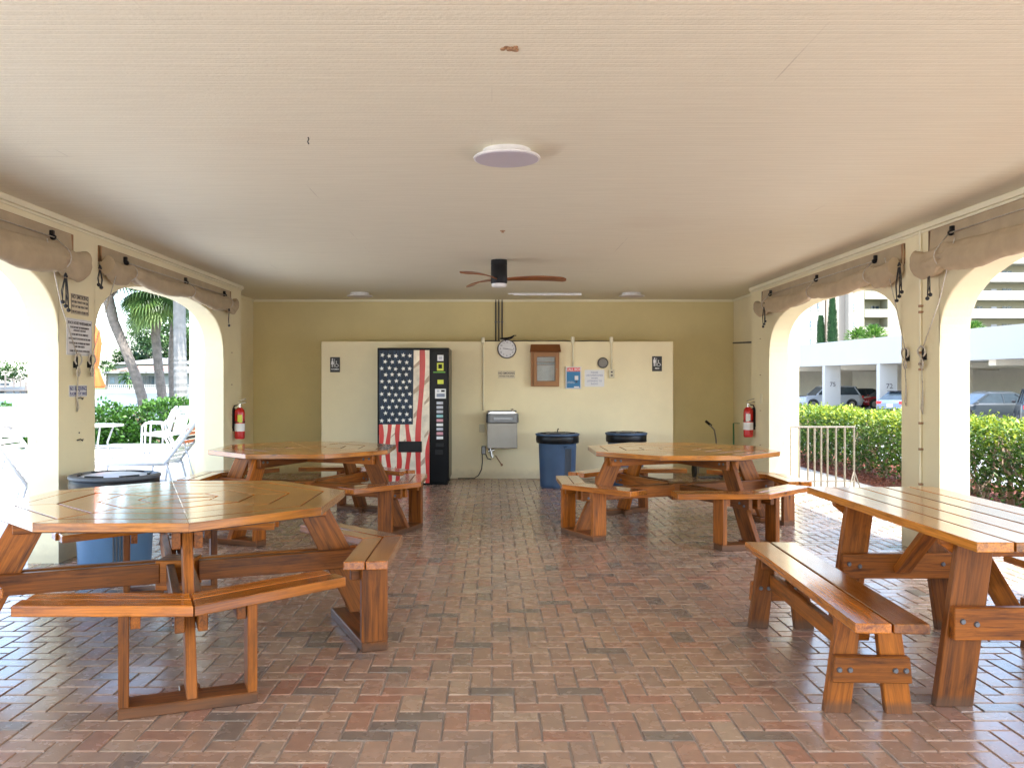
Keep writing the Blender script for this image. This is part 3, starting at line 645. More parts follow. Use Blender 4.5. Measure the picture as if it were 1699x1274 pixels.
octagon_table(1.82, 8.40, [(-67.5, [-0.33, 0.16]), (22.5, [-0.27, 0.27]), (112.5, [-0.27, 0.27]), (202.5, [-0.2, 0.3])],
              'octagonal wooden picnic table on the right side, in front of the two back-wall trash cans')

# ------------------------------------------------------------------ rectangular table and benches
def rect_table(loc, label):
    t = thing('picnic_table', loc, label, 'picnic table')
    g = G(); Wd = 0.78; Ln = 1.86; n = 5; bw = Wd/n
    for i in range(n): g.box((-Wd/2+bw*(i+.5), Ln/2, T_TOP-0.0205+random.uniform(-.001, .001)), (bw-0.008, Ln, 0.041))
    build('tabletop', g, 'wood_top', t, bevel=0.004, seg=2, world=False)
    for (y, sgn) in ((0.34, -1), (1.52, -1)):
        for s in (-1, 1):
            g = G(); M = Matrix(((1, 0, 0), (0, 0, -1), (0, 1, 0)))
            pts = [(s*0.175, T_TOP-0.118), (s*0.325, T_TOP-0.118), (s*0.39, 0.0), (s*0.235, 0.0)]
            pts = [(s*0.13, T_TOP-0.043), (s*0.285, T_TOP-0.043), (s*0.39, 0.0), (s*0.225, 0.0)]
            d = Vector((s*0.105, -(T_TOP-.04), 0)).normalized()
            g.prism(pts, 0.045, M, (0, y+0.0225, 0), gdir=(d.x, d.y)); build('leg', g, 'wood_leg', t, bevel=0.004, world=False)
        g = G(); g.box((0, y-0.046, 0.37), (0.66, 0.042, 0.14)); build('cross_beam', g, 'wood_leg', t, bevel=0.004, world=False)
        g = G(); yy = y+0.046
        M = Matrix(((1, 0, 0), (0, 0, -1), (0, 1, 0)))
        g.prism([(-0.34, T_TOP-0.043), (0.34, T_TOP-0.043), (0.34, T_TOP-0.075), (0.27, T_TOP-0.13), (-0.27, T_TOP-0.13), (-0.34, T_TOP-0.075)], 0.042, M, (0, yy+0.021, 0), gdir=(1, 0))
        build('top_cleat', g, 'wood_leg', t, bevel=0.004, world=False)
        g = G()
        for s in (-1, 1):
            for dx, dz in ((-0.03, 0.012), (0.03, 0.0)):
                for zc, yf in ((0.37, y-0.067),):
                    g.cyl((s*0.265+dx, yf, zc+dz), (s*0.265+dx, yf-0.008, zc+dz), 0.013, 0.010, 12)
        build_each('bolt', g, 'steel_dark', t, world=False)
        g = G(); y1 = y+(0.5 if y < 1 else -0.5)
        g.bar((0, y+(0.03 if y < 1 else -0.07), 0.35), (0, y1, T_TOP-0.06), 0.09, 0.042); build('brace', g, 'wood_leg', t, bevel=0.004, world=False)
    return t
rect_table((2.31, 3.44, 0), 'long rectangular plank picnic table at the right beside the arches')
SB = 0.45
def bench(loc, rz, label):
    t = thing('bench', loc, label, 'bench', 'plank benches along the rectangular table', rz)
    g = G()
    for s in (-1, 1): g.box((s*0.0755, 0.89, SB-0.0205+random.uniform(-.001, .001)), (0.143, 1.78, 0.041))
    build('seat', g, 'wood_bench', t, bevel=0.006, seg=2, world=False)
    M = Matrix(((1, 0, 0), (0, 0, -1), (0, 1, 0)))
    for y in (0.27, 1.55):
        for s in (-1, 1):
            g = G(); d = Vector((s*0.08, -SB, 0)).normalized()
            g.prism([(s*0.03, SB-0.043), (s*0.13, SB-0.043), (s*0.185, 0), (s*0.075, 0)], 0.045, M, (0, y+0.0225, 0), gdir=(d.x, d.y)); build('leg', g, 'wood_leg', t, bevel=0.004, world=False)
        g = G(); z0 = 0.20; sg = -1 if y < 1 else 1
        g.prism([(-0.155, z0+0.055), (0.155, z0+0.055), (0.165, z0-0.055), (-0.165, z0-0.055)], 0.04, M, (0, y+sg*0.045+0.02, 0), gdir=(1, 0)); build('cross_beam', g, 'wood_leg', t, bevel=0.004, world=False)
        g = G()
        for s in (-1, 1):
            for dx in (-0.022, 0.022): g.cyl((s*0.115+dx, y+sg*0.066, z0), (s*0.115+dx, y+sg*0.074, z0), 0.012, 0.009, 12)
            if y > 1:
                for dx in (-0.022, 0.022): g.cyl((s*0.095+dx, y-0.0235, z0+0.03), (s*0.095+dx, y-0.031, z0+0.03), 0.012, 0.009, 12)
        build_each('bolt', g, 'steel_dark', t, world=False)
        g = G(); g.box((0, y+(0.046 if y < 1 else -0.046), SB-0.075), (0.24, 0.04, 0.062)); build('top_cleat', g, 'wood_leg', t, bevel=0.003, world=False)
    g = G(); g.bar((-0.05, 0.30, 0.27), (-0.05, 1.52, 0.27), 0.04, 0.085); build('stretcher', g, 'wood_leg', t, bevel=0.004, world=False)
    g = G(); g.bar((0.02, 0.40, 0.28), (0.02, 0.72, SB-0.05), 0.085, 0.035); g.bar((0.02, 1.42, 0.28), (0.02, 1.10, SB-0.05), 0.085, 0.035); build_each('brace', g, 'wood_leg', t, bevel=0.003, world=False)
    return t
bench((1.586, 3.43, 0), math.radians(-2.6), 'glossy two-plank bench standing on the aisle side of the rectangular table')
bench((3.02, 3.05, 0), math.radians(1.0), 'two-plank bench behind the rectangular table, cut off by the right edge of the photo')

# ------------------------------------------------------------------ trash cans
def trash_can(loc, label, body, lid, knob=False, rz=0.0, hgt=0.67, r=0.30):
    t = thing('trash_can', loc, label, 'trash can', 'round plastic trash cans', rz)
    rb = r*0.82
    def ribs(a, z):
        return 1-0.018*(1 if (math.cos(a*4) > 0.82 and 0.05 < z < hgt-0.1 and math.sin(a*40) > 0.1) else 0)
    g = G(); g.lathe([(rb-0.01, 0), (rb, 0.015), (rb+0.002, 0.05), (r-0.028, hgt-0.09), (r-0.018, hgt-0.05), (r-0.018, hgt-0.02)], (0, 0, 0), 160, fn=ribs); build('can_body', g, body, t, world=False, smooth='auto')
    g = G(); vs = []
    g.lathe([(r-0.014, hgt-0.125), (r-0.002, hgt-0.12), (r+0.006, hgt-0.07), (r+0.004, hgt-0.03), (r-0.004, hgt-0.018)], (0, 0, 0), 72,
            fn=lambda a, z: 1+0.035*fbm(a*5, z*30)*(1 if z < hgt-0.05 else 0.3)); build('bag', g, 'bag_black', t, world=False, smooth=True)
    g = G(); g.lathe([(r+0.008, hgt-0.022), (r+0.014, hgt-0.012), (r+0.012, hgt+0.002), (r-0.012, hgt+0.010), (r-0.03, hgt+0.004), (r-0.05, hgt-0.006)], (0, 0, 0), 64)
    g.lathe([(r-0.055, hgt-0.008), (r*0.5, hgt+0.012), (0.001, hgt+0.016)], (0, 0, 0), 48, mi=1)
    for k in range(6):
        a = k*PI/3+0.3; g.box((math.cos(a)*(r-0.075), math.sin(a)*(r-0.075), hgt+0.008), (0.02, 0.15, 0.012), RZ(a), mi=2)
    if knob: g.tube([(0, 0, hgt+0.015), (0, 0, hgt+0.04), (0.01, -0.01, hgt+0.07)], 0.008, mi=2)
    build('lid', g, [body if lid == 'same' else 'can_grey', lid if lid != 'same' else 'can_grey', 'bag_black'], t, world=False, smooth='auto')
    g = G()
    for s in (-1, 1):
        p = Vector((0.5*s, -0.85, 0)).normalized() if s > 0 else Vector((-0.5, 0.85, 0)).normalized()
        q = Vector((-p.y, p.x, 0)); c = p*(r-0.005)+Vector((0, 0, hgt-0.155))
        g.tube([c-q*0.075-p*0.02, c-q*0.075+p*0.035, c+q*0.075+p*0.035, c+q*0.075-p*0.02], 0.011, 8); g.bar(c-q*0.08+Vector((0, 0, -0.015)), c+q*0.08+Vector((0, 0, -0.015)), 0.03, 0.03)
    build('handle', g, body, t, world=False, bevel=0.003)
    for s in (-1, 1):
        p = Vector((0.5*s, -0.85*s, 0)).normalized(); q = Vector((-p.y, p.x, 0))
        for k in (-2, -1, 0, 1, 2):
            d = (p+q*k*0.085).normalized(); g = G(); g.bar(d*(rb+0.004)+Vector((0, 0, 0.06)), d*(r-0.028)+Vector((0, 0, hgt-0.19)), 0.012, 0.014, up=d); build('rib', g, 'can_grey', t, world=False, bevel=0.002)
    return t
trash_can((-2.93, 6.75, 0), 'round blue-grey trash can standing against the left pillar behind the near octagonal table', 'can_light', 'lid_pale', r=0.322, hgt=0.69)
trash_can(((925-CX)*11.75/F, 11.75, 0), 'dark blue trash can with black liner between the water fountain and the right octagonal table', 'can_blue', 'same', True, hgt=0.72, r=0.285)
trash_can(((1039-CX)*11.95/F, 11.95, 0), 'trash can behind the right octagonal table, only its grey rim showing under the white signs', 'can_blue', 'same', hgt=0.72, r=0.275)

# ------------------------------------------------------------------ vending machine
vy = 11.93; x0, x1 = (626-CX)*vy/F, (745-CX)*vy/F; vh = H+(CY-577)*vy/F
vm = thing('vending_machine', ((x0+x1)/2, vy, 0), 'tall black drink vending machine with a printed stars and stripes front', 'vending machine')
def VX(px): return (px-CX)*vy/F
def VZ(py): return H+(CY-py)*vy/F
g = G(); g.box(((x0+x1)/2, vy+0.41, vh/2+0.03), (x1-x0, 0.8, vh-0.06)); g.box(((x0+x1)/2, vy+0.43, 0.03), (x1-x0-0.04, 0.74, 0.06)); build('cabinet', g, 'machine_black', vm, bevel=0.008, seg=2)
g = G(); xa, xb = VX(629), VX(712.5); za, zb = VZ(801), VZ(581); fy = vy+0.002
g.box(((xa+xb)/2, fy, (za+zb)/2), (xb-xa, 0.012, zb-za), mi=1)
# navy canton
cxr = lambda z: VX(684+2.5*(z-za)/(zb-za)); cz = VZ(704)
nn = 24; y1 = fy-0.008
for i in range(nn):
    z0 = cz+(zb-cz)*i/nn; z1 = cz+(zb-cz)*(i+1)/nn
    g.add([(xa, y1, z0), (cxr(z0), y1, z0), (cxr(z1), y1, z1), (xa, y1, z1)], [(0, 1, 2, 3)], mi=2)
def stripe(px_top, px_bot, w_top, w_bot, z_top, z_bot, mi, ph):
    n = 30
    for i in range(n):
        q = []
        for k in (i, i+1):
            s = k/n; z = z_top+(z_bot-z_top)*s; px = px_top+(px_bot-px_top)*s+1.9*math.sin(s*7+ph); wv = w_top+(w_bot-w_top)*s+0.9*math.sin(s*11+ph*2)
            q.append((min(max(VX(px-wv/2), xa), xb), min(max(VX(px+wv/2), xa), xb), z))
        (a0, a1, z0), (b0, b1, z1) = q
        if a1-a0 < 1e-4 and b1-b0 < 1e-4: continue
        g.add([(b0, y1, z1), (b1, y1, z1), (a1, y1, z0), (a0, y1, z0)], [(0, 1, 2, 3)], mi=mi)
stripe(700, 693, 8.5, 8.5, zb, za, 0, 0.3)
stripe(716, 708, 6, 8.5, VZ(690), za, 0, 1.0)
for k, px in enumerate((631.5, 645, 661, 677)): stripe(px, px-1+k*0.4, 7.0, 8.0, cz, za, 0, k*1.7)
# diagonal printed fold tones on the pale stripes
for px0, px1, zt, ln in ((686, 696, VZ(600), .10), (686, 696, VZ(640), .12), (704, 712, VZ(625), .12), (704, 712, VZ(660), .1), (686, 694, VZ(680), .12), (704, 711, VZ(715), .1), (648, 657, VZ(718), .07), (664, 673, VZ(730), .09), (682, 689, VZ(735), .12), (697, 705, VZ(760), .12), (648, 657, VZ(775), .07), (666, 673, VZ(780), .09)):
    y2 = fy-0.0075
    g.add([(VX(px0), y2, zt-ln), (VX(px1), y2, zt-ln+0.06), (VX(px1), y2, zt+0.02), (VX(px0), y2, zt-0.06)], [(0, 1, 2, 3)], mi=4)
def star(cx_, cz_, r, rot):
    pts = []
    for k in range(10):
        rr = r if k % 2 == 0 else r*0.42; a = PI/2+rot+k*PI/5; pts.append((cx_+rr*math.cos(a), fy-0.0095, cz_+rr*math.sin(a)))
    pts.append((cx_, fy-0.0095, cz_)); g.add(pts, [(10, (k+1) % 10, k) for k in range(10)], mi=3)
for row in range(11):
    for c_ in range(5 if row % 2 == 0 else 4):
        px = 634+c_*11.6+(0 if row % 2 == 0 else 5.8)+random.uniform(-.8, .8); py = 590+row*10.7+random.uniform(-1, 1)
        if VX(px) < cxr(VZ(py))-0.02: star(VX(px), VZ(py), 0.033, random.uniform(-.3, .3))
build('flag_panel', g, ['print_red', 'print_white', 'print_navy', 'print_star', 'canvas_light'], vm)
g = G(); g.box(((VX(661)+VX(700))/2, fy-0.012, (VZ(732)+VZ(750))/2), (VX(700)-VX(661), 0.03, VZ(732)-VZ(750))); build('dispensing_slot', g, 'black_plastic', vm, bevel=0.008, seg=2)
g = G(); g.box(((VX(714.5)+VX(743))/2, fy-0.004, (VZ(582)+VZ(800))/2), (VX(743)-VX(714.5), 0.014, VZ(582)-VZ(800))); build('control_panel', g, 'machine_black', vm, bevel=0.004)
cols = ['label_grey', 'label_grey', 'label_grey', 'label_teal', 'label_pink', 'label_white', 'label_grey', 'label_pink', 'label_white']
yb = fy-0.014
for k, m_ in enumerate(cols):
    py = 668.5+k*7.2; g = G(); g.box((VX(729.8), yb, VZ(py)), (VX(735.2)-VX(724.4), 0.008, 0.038)); build('selection_button', g, m_, vm, bevel=0.002)
def panel(name, xa_, xb_, ya_, yb_, mat, d=0.008, yy=None):
    g = G(); g.box(((VX(xa_)+VX(xb_))/2, (yb if yy is None else yy), (VZ(ya_)+VZ(yb_))/2), (VX(xb_)-VX(xa_), d, VZ(ya_)-VZ(yb_))); return build(name, g, mat, vm, bevel=0.0015)
panel('card_reader', 725, 736, 602, 615, 'label_yellow'); panel('reader_screen', 727.5, 733.5, 604.5, 611.5, 'machine_black', yy=yb-0.005)
panel('green_trim', 719, 739, 616.5, 618.5, 'label_green'); panel('notice_sticker', 725.8, 736, 589, 599, 'label_white'); panel('sticker_print', 728, 733.5, 591.5, 596.5, 'label_grey', 0.003, yb-0.005)
panel('bill_slot', 726, 736, 630, 637, 'label_yellow'); panel('slot_mouth', 727, 734, 638, 641, 'black_plastic')
panel('coin_plate', 722, 740, 645, 661, 'label_white'); panel('coin_display', 724.5, 738, 653, 658.5, 'display_blue', 0.004, yb-0.005); panel('coin_slot', 732, 738, 647, 650, 'machine_black', 0.004, yb-0.005); panel('coin_button', 725, 729, 647, 650.5, 'label_grey', 0.004, yb-0.005)
panel('coin_return', 723, 736, 735, 741, 'black_plastic'); panel('lock_plate', 722, 735, 746, 754, 'black_plastic')

# ------------------------------------------------------------------ things on the partition (z = YP)
def PX(px): return (px-CX)*YP/F
def PZ(py): return H+(CY-py)*YP/F
FY = YP-0.001
# clock
ck = thing('wall_clock', (PX(841), FY, PZ(579)), 'round dark-rimmed wall clock at the top of the cream box wall', 'clock')
g = G(); c = Vector((PX(841), FY, PZ(579))); M = RX(PI/2)
g.lathe([(0.13, 0.0), (0.139, 0.012), (0.139, 0.03), (0.131, 0.036), (0.126, 0.032), (0.125, 0.02)], c, 48, M); build('rim', g, 'ink_dark', ck, smooth='auto')
g = G(); g.lathe([(0.126, 0.014), (0.1255, 0.022), (0.001, 0.0225)], c, 48, M); build('dial', g, 'sign_white', ck)
for k in range(12):
    a = PI/2-k*PI/6; n_ = 12 if k == 0 else k
    text(str(n_), 0.034, c+Vector((math.cos(a)*0.098, -0.0235, math.sin(a)*0.098)), FACE_CAM, 'ink_dark', ck, 'numeral')
def hand(ang, ln, wd, yo):
    g = G(); a = PI/2-ang; d = Vector((math.cos(a), 0, math.sin(a))); g.bar(c+Vector((0, yo, 0))-d*0.02, c+Vector((0, yo, 0))+d*ln, wd, 0.001, up=(0, 1, 0)); build('hand', g, 'ink_dark', ck)
hand(2*PI*16.5/60, 0.092, 0.006, -0.025); hand(2*PI*(9.27/12), 0.058, 0.008, -0.0265)
# speaker-like round grille
gr = thing('round_speaker', (PX(1000), FY, PZ(602)), 'small round dark grille speaker on the wall above the white earphones sign', 'speaker')
c = Vector((PX(1000), FY, PZ(602))); g = G(); g.lathe([(0.07, 0), (0.08, 0.008), (0.08, 0.02), (0.068, 0.026)], c, 40, M); build('rim', g, 'dark_pipe', gr, smooth='auto')
g = G(); g.lathe([(0.067, 0.018), (0.066, 0.0255), (0.001, 0.0258)], c, 32, M)
for k in range(-5, 6):
    hw = math.sqrt(max(0, 0.062**2-(k*0.011)**2)); g.box(c+Vector((k*0.011, -0.0265, 0)), (0.004, 0.003, 2*hw), mi=1); g.box(c+Vector((0, -0.0275, k*0.011)), (2*hw, 0.002, 0.003), mi=1)
build('grille', g, ['rust', 'steel'], gr)
# notice cabinet
nb = thing('notice_cabinet', (PX(904), FY, PZ(641)), 'brown notice cabinet with pitched lid and glass door to the right of the clock', 'notice board')
def pbox(g, xa, xb, ya, yb_, d0, d1, mi=0):
    g.box(((PX(xa)+PX(xb))/2, FY-(d0+d1)/2, (PZ(ya)+PZ(yb_))/2), (PX(xb)-PX(xa), d1-d0, PZ(ya)-PZ(yb_)), mi=mi); return g
g = G(); pbox(g, 880.5, 884, 583, 641, 0, 0.10); pbox(g, 923.5, 927, 583, 641, 0, 0.10); pbox(g, 884, 923.5, 638, 641, 0, 0.10); pbox(g, 884, 923.5, 583, 586, 0, 0.10); pbox(g, 884, 923.5, 586, 638, 0, 0.02); build('cabinet_box', g, 'cabinet_brown', nb, bevel=0.002)
g = G(); pbox(g, 884.6, 890, 585, 640, 0.101, 0.122); pbox(g, 920.5, 925.6, 585, 640, 0.101, 0.122); pbox(g, 890, 920.5, 585, 592, 0.101, 0.122); pbox(g, 890, 920.5, 632.5, 640, 0.101, 0.122); build('door_frame', g, 'cabinet_brown', nb, bevel=0.002)
g = G(); pbox(g, 890, 920.5, 592, 632.5, 0.108, 0.112); build('door_glass', g, 'clear_pane', nb)
g = G(); zt, zb_ = PZ(571.5), PZ(584.5); xa, xb = PX(879), PX(929.5); xc, xd = PX(880.5), PX(928.5)
g.add([(xc, FY, zt), (xd, FY, zt), (xd, FY-0.05, zt), (xc, FY-0.05, zt), (xa, FY, zb_), (xb, FY, zb_), (xb, FY-0.17, zb_), (xa, FY-0.17, zb_)], [(0, 1, 2, 3), (3, 2, 6, 7), (4, 7, 6, 5), (0, 3, 7, 4), (1, 5, 6, 2), (0, 4, 5, 1)])
build('pitched_lid', g, 'cabinet_lid', nb, bevel=0.003)
g = G(); pbox(g, 891, 919.5, 593, 600, 0.03, 0.033); pbox(g, 890.5, 920, 601, 605, 0.03, 0.034, 1); pbox(g, 891, 919.5, 606, 631.5, 0.03, 0.033); build('notice_sheet', g, ['paper', 'steel_dark'], nb)
g = G()
for k in range(13):
    xx = 893+random.random()*1.5; pbox(g, xx, xx+random.uniform(14, 24), 608+k*1.7, 608.5+k*1.7, 0.0335, 0.034)
build('notice_lines', g, 'label_grey', nb)
g = G(); g.ball((PX(922.5), FY-0.127, PZ(613)), 0.009); build('latch', g, 'chrome', nb, smooth=True)
# call box
cb = thing('call_box', (PX(951), FY, PZ(645)), 'blue call box with red CALL BOX heading under a white pipe', 'call box')
g = G(); pbox(g, 938, 964.3, 608.5, 645, 0, 0.03); build('backing_plate', g, 'sign_white', cb, bevel=0.004)
g = G(); pbox(g, 940, 962.3, 616.5, 643.5, 0.03, 0.036); build('blue_face', g, 'callbox_blue', cb)
g = G(); pbox(g, 940, 962.3, 610, 616.3, 0.03, 0.036); build('red_face', g, 'callbox_red', cb)
text('CALL BOX', 0.052, (PX(951.2), FY-0.037, PZ(613.2)), FACE_CAM, 'label_white', cb, sx=0.86, bold=0.0009)
g = G(); pbox(g, 953, 959, 623.5, 630.5, 0.036, 0.05); build('phone_panel', g, 'label_white', cb, bevel=0.002)
g = G(); pbox(g, 954.5, 957.5, 632, 634.5, 0.036, 0.052); build('call_button', g, 'ink_dark', cb, bevel=0.002)
text('EMERGENCY\nPUSH FOR HELP', 0.017, (PX(946.5), FY-0.037, PZ(634.5)), FACE_CAM, 'label_white', cb)
g = G(); pbox(g, 952, 960.5, 641, 643, 0.036, 0.038); build('name_strip', g, 'label_white', cb)
# wall signs
es = thing('wall_sign', (PX(986), FY, PZ(641)), 'white sign asking listeners to use earphones, right of the blue call box', 'sign')
g = G(); pbox(g, 970, 1002.5, 613.5, 641.5, 0, 0.004); build('sign_plate', g, 'sign_white', es)
text('PLEASE\nUSE EARPHONES\nWHEN\nLISTENING TO\nRADIO', 0.036, (PX(986.2), FY-0.0048, PZ(627.5)), FACE_CAM, 'ink_pale', es, bold=0.0006, sx=0.92, spacing=1.15)
ns = thing('no_smoking_sign', (PX(840), FY, PZ(627)), 'small cream NO SMOKING sign below the wall clock', 'sign')
g = G(); pbox(g, 826.5, 854.5, 615, 627.5, 0, 0.004); build('sign_plate', g, 'sign_cream', ns)
text('NO SMOKING', 0.043, (PX(840.5), FY-0.0048, PZ(619.3)), FACE_CAM, 'ink_dark', ns, sx=0.88, bold=0.0006)
text('WITHIN THIS AREA', 0.026, (PX(840.5), FY-0.0048, PZ(624.2)), FACE_CAM, 'ink_dark', ns, sx=0.95, bold=0.0005)
def restroom_sign(px, word, label, woman):
    cx_, cy_ = PX(px), PZ(603.5 if px > 800 else 605)
    t = thing('restroom_sign', (cx_, FY, cy_-0.1), label, 'sign')
    g = G(); g.box((cx_, FY-0.005, cy_), (0.145, 0.008, 0.22)); build('sign_plate', g, 'sign_black', t, bevel=0.01, seg=3)
    g = G(); y = FY-0.0095
    def P2(x, z): return Vector((cx_+x, y, cy_+z))
    def poly(pts): g.add([P2(a, b) for a, b in pts], [tuple(range(len(pts)))[::-1]])
    def disc(x, z, r, n=14): poly([(x+r*math.cos(2*PI*k/n), z+r*math.sin(2*PI*k/n)) for k in range(n)])
    disc(-0.037, 0.078, 0.012)
    if woman: poly([(-0.048, 0.06), (-0.026, 0.06), (-0.014, 0.005), (-0.06, 0.005)]); poly([(-0.047, 0.005), (-0.039, 0.005), (-0.039, -0.035), (-0.047, -0.035)]); poly([(-0.035, 0.005), (-0.027, 0.005), (-0.027, -0.035), (-0.035, -0.035)])
    else: poly([(-0.055, 0.062), (-0.019, 0.062), (-0.019, 0.012), (-0.055, 0.012)]); poly([(-0.049, 0.012), (-0.039, 0.012), (-0.039, -0.035), (-0.049, -0.035)]); poly([(-0.035, 0.012), (-0.025, 0.012), (-0.025, -0.035), (-0.035, -0.035)])
    poly([(-0.008, 0.085), (-0.003, 0.085), (-0.003, -0.035), (-0.008, -0.035)])
    disc(0.02, 0.045, 0.008)
    g.tube([P2(0.02, 0.035), P2(0.021, 0.008), P2(0.042, 0.006), P2(0.05, -0.02), P2(0.06, -0.018)], 0.004, 6)
    g.tube([P2(0.024+0.024*math.cos(a), -0.012+0.022*math.sin(a)) for a in [math.radians(d) for d in range(110, 350, 20)]], 0.003, 6)
    build('pictogram', g, 'label_white', t)
    text(word, 0.03, (cx_, FY-0.0095, cy_-0.068), FACE_CAM, 'label_white', t, bold=0.0006)
restroom_sign(556, 'WOMEN', 'black restroom sign reading WOMEN on the left part of the cream box wall', True)
restroom_sign(1090, 'MEN', 'black restroom sign reading MEN on the right part of the cream box wall', False)
# conduits
def conduit(px, y_top, y_bot, label, capn=True, mat='trim_paint', r=0.013, boxes=()):
    t = thing('conduit', (PX(px), FY, PZ(y_bot)), label, 'pipe')
    g = G(); g.cyl((PX(px), FY-r-0.002, PZ(y_top)), (PX(px), FY-r-0.002, PZ(y_bot)), r, n=12); build('pipe', g, mat, t, smooth='auto')
    if capn:
        g = G(); g.box((PX(px)-0.004, FY-0.02, PZ(y_top)+0.0), (0.05, 0.05, 0.09)); build('elbow', g, mat, t, bevel=0.012, seg=2)
    return t
t = conduit(802, 565, 681, 'cream vertical conduit running down to the left side of the water fountain')
g = G(); 
for py in (591, 620, 669): g.box((PX(802), FY-0.01, PZ(py)), (0.05, 0.016, 0.014))
build_each('clip', g, 'trim_paint', t)
g = G(); g.box((PX(799.5), FY-0.025, PZ(710)), (0.075, 0.05, 0.115)); build('switch_box', g, 'trim_paint', t, bevel=0.004)
conduit(950.5, 564, 608, 'white vertical conduit feeding the blue call box')
t = conduit(1014.5, 564, 613, 'white vertical conduit ending in an outlet box beside the earphones sign')
g = G(); pbox(g, 1010, 1019, 613, 627, 0, 0.045); build('outlet_box', g, 'trim_paint', t, bevel=0.004)
g = G(); pbox(g, 1012.8, 1015.8, 616, 618.5, 0.045, 0.048); pbox(g, 1012.8, 1015.8, 621.5, 624, 0.045, 0.048); build_each('socket', g, 'ink_dark', t)
# wires along the top
g = G(); zt = HTP+0.008
g.tube([(PX(x_), YP+0.03+0.01*math.sin(x_*.3), zt+0.004*math.sin(x_*0.9)) for x_ in range(803, 1015, 8)], 0.007, 6)
tag(build('roof_cable', g, 'dark_pipe'), 'dark cable lying along the top of the cream box wall', 'cable')
# three conduits on the back wall
for k, px in enumerate((822.5, 827.5, 833)):
    X = (px-CX)*YB/F; zb_ = H+(CY-558)*YB/F-0.08
    t = thing('riser_pipe', (X, YB, zb_), ['leftmost of the three thin dark pipes on the wall above the clock', 'middle one of the three thin dark pipes above the clock', 'rightmost of the three thin dark pipes above the clock'][k], 'pipe', 'thin pipes above the clock')
    g = G(); g.cyl((X, YB-0.014, zb_), (X, YB-0.014, HC-0.002), 0.011, n=10); build('pipe', g, ['dark_pipe', 'dark_pipe', 'dark_pipe'][k], t, smooth='auto')
    g = G(); g.box((X, YB-0.016, HC-0.35), (0.036, 0.03, 0.014)); build('strap', g, 'steel_dark', t)
t = thing('camera_bracket', (PX(846), YP, HTP), 'bent black bracket lying on the box wall just above the clock', 'bracket')
g = G(); g.box((PX(836), YP+0.05, HTP+0.018), (0.11, 0.06, 0.035)); build('base', g, 'trim_paint', t, bevel=0.004)
g = G(); q = [(PX(830), YP+0.03, HTP+0.04), (PX(842), YP+0.0, HTP+0.045), (PX(848), YP-0.02, HTP+0.055), (PX(853), YP-0.04, HTP+0.085)]
g.tube(q, [0.012, 0.016, 0.018, 0.01], 8); g.bar(q[3], Vector(q[3])+Vector((0.03, 0, -0.002)), 0.02, 0.012); g.tube([q[1], (PX(838), YP-0.03, HTP+0.005)], 0.008); build('arm', g, 'black_plastic', t, smooth='auto')
g = G(); g.cyl((0, 0, 0), (0, 0, 0.01), 0.01)
# water fountain
wf = thing('water_fountain', (PX(832.5), FY, PZ(742)), 'grey wall-mounted water fountain with stainless basin below the clock', 'water fountain')
fx0, fx1 = PX(807.5), PX(858.5); fxc = (fx0+fx1)/2; hw = (fx1-fx0)/2
g = G(); g.box((fxc, FY-0.14, (PZ(700)+PZ(741.5))/2), (2*hw-0.02, 0.28, PZ(700)-PZ(741.5))); build('body', g, 'steel', wf, bevel=0.008, seg=2)
def rrect(hw, d, r, n=6):
    pts = [(-hw, 0.0), (-hw, -d+r)]
    for k in range(n+1): a = PI+k*PI/2/n; pts.append((-hw+r+r*math.cos(a), -d+r+r*math.sin(a)))
    for k in range(n+1): a = 1.5*PI+k*PI/2/n; pts.append((hw-r+r*math.cos(a), -d+r+r*math.sin(a)))
    pts += [(hw, 0.0)]
    return pts
dd = 0.0
g = G(); g.prism(rrect(hw+0.008, 0.34, 0.06), PZ(685.5)-PZ(700), None, (fxc, FY, PZ(700)+0.002)); build('apron', g, 'steel_dark', wf, bevel=0.012, seg=2)
g = G(); g.prism(rrect(hw+0.004, 0.336, 0.058), 0.014, None, (fxc, FY, PZ(685.5)+0.003)); g.prism(rrect(hw-0.02, 0.30, 0.05), 0.018, None, (fxc, FY-0.012, PZ(685.5)+0.012)); build('basin', g, 'chrome', wf, bevel=0.005, seg=2)
g = G(); g.box((fxc, FY-0.01, PZ(683.5)), (2*hw-0.03, 0.02, 0.05)); build('backsplash', g, 'steel_dark', wf, bevel=0.004)
g = G(); g.box((fxc+0.01, FY-0.345, PZ(693)), (0.27, 0.012, 0.035)); build('push_bar', g, 'grey_metal', wf, bevel=0.01, seg=3)
g = G(); c = Vector((PX(849.5), FY-0.16, PZ(684))); g.lathe([(0.02, 0), (0.022, 0.02), (0.014, 0.035), (0.018, 0.05), (0.008, 0.062)], c, 16); g.tube([c+Vector((0, 0, 0.04)), c+Vector((-0.02, -0.02, 0.055))], 0.006); build('bubbler', g, 'chrome', wf, smooth='auto')
g = G(); g.box((PX(802.5), FY-0.03, PZ(746.5)), (0.065, 0.055, 0.125)); build('outlet_cover', g, 'steel_dark', wf, bevel=0.012, seg=2)
g = G(); g.cyl((PX(813), FY-0.07, PZ(741.5)), (PX(817), FY-0.07, PZ(758)), 0.03, 0.026, 14); g.cyl((PX(810), FY-0.07, PZ(748)), (PX(820), FY-0.07, PZ(746)), 0.02, n=12); build('drain_trap', g, 'chrome', wf, smooth='auto')
g = G(); g.tube([(PX(822), FY-0.04, PZ(755)), (PX(832), FY-0.01, PZ(770.5))], 0.008, 8); g.ball((PX(832.5), FY-0.012, PZ(771)), 0.018); build('drain_pipe', g, 'rust', wf, smooth='auto')
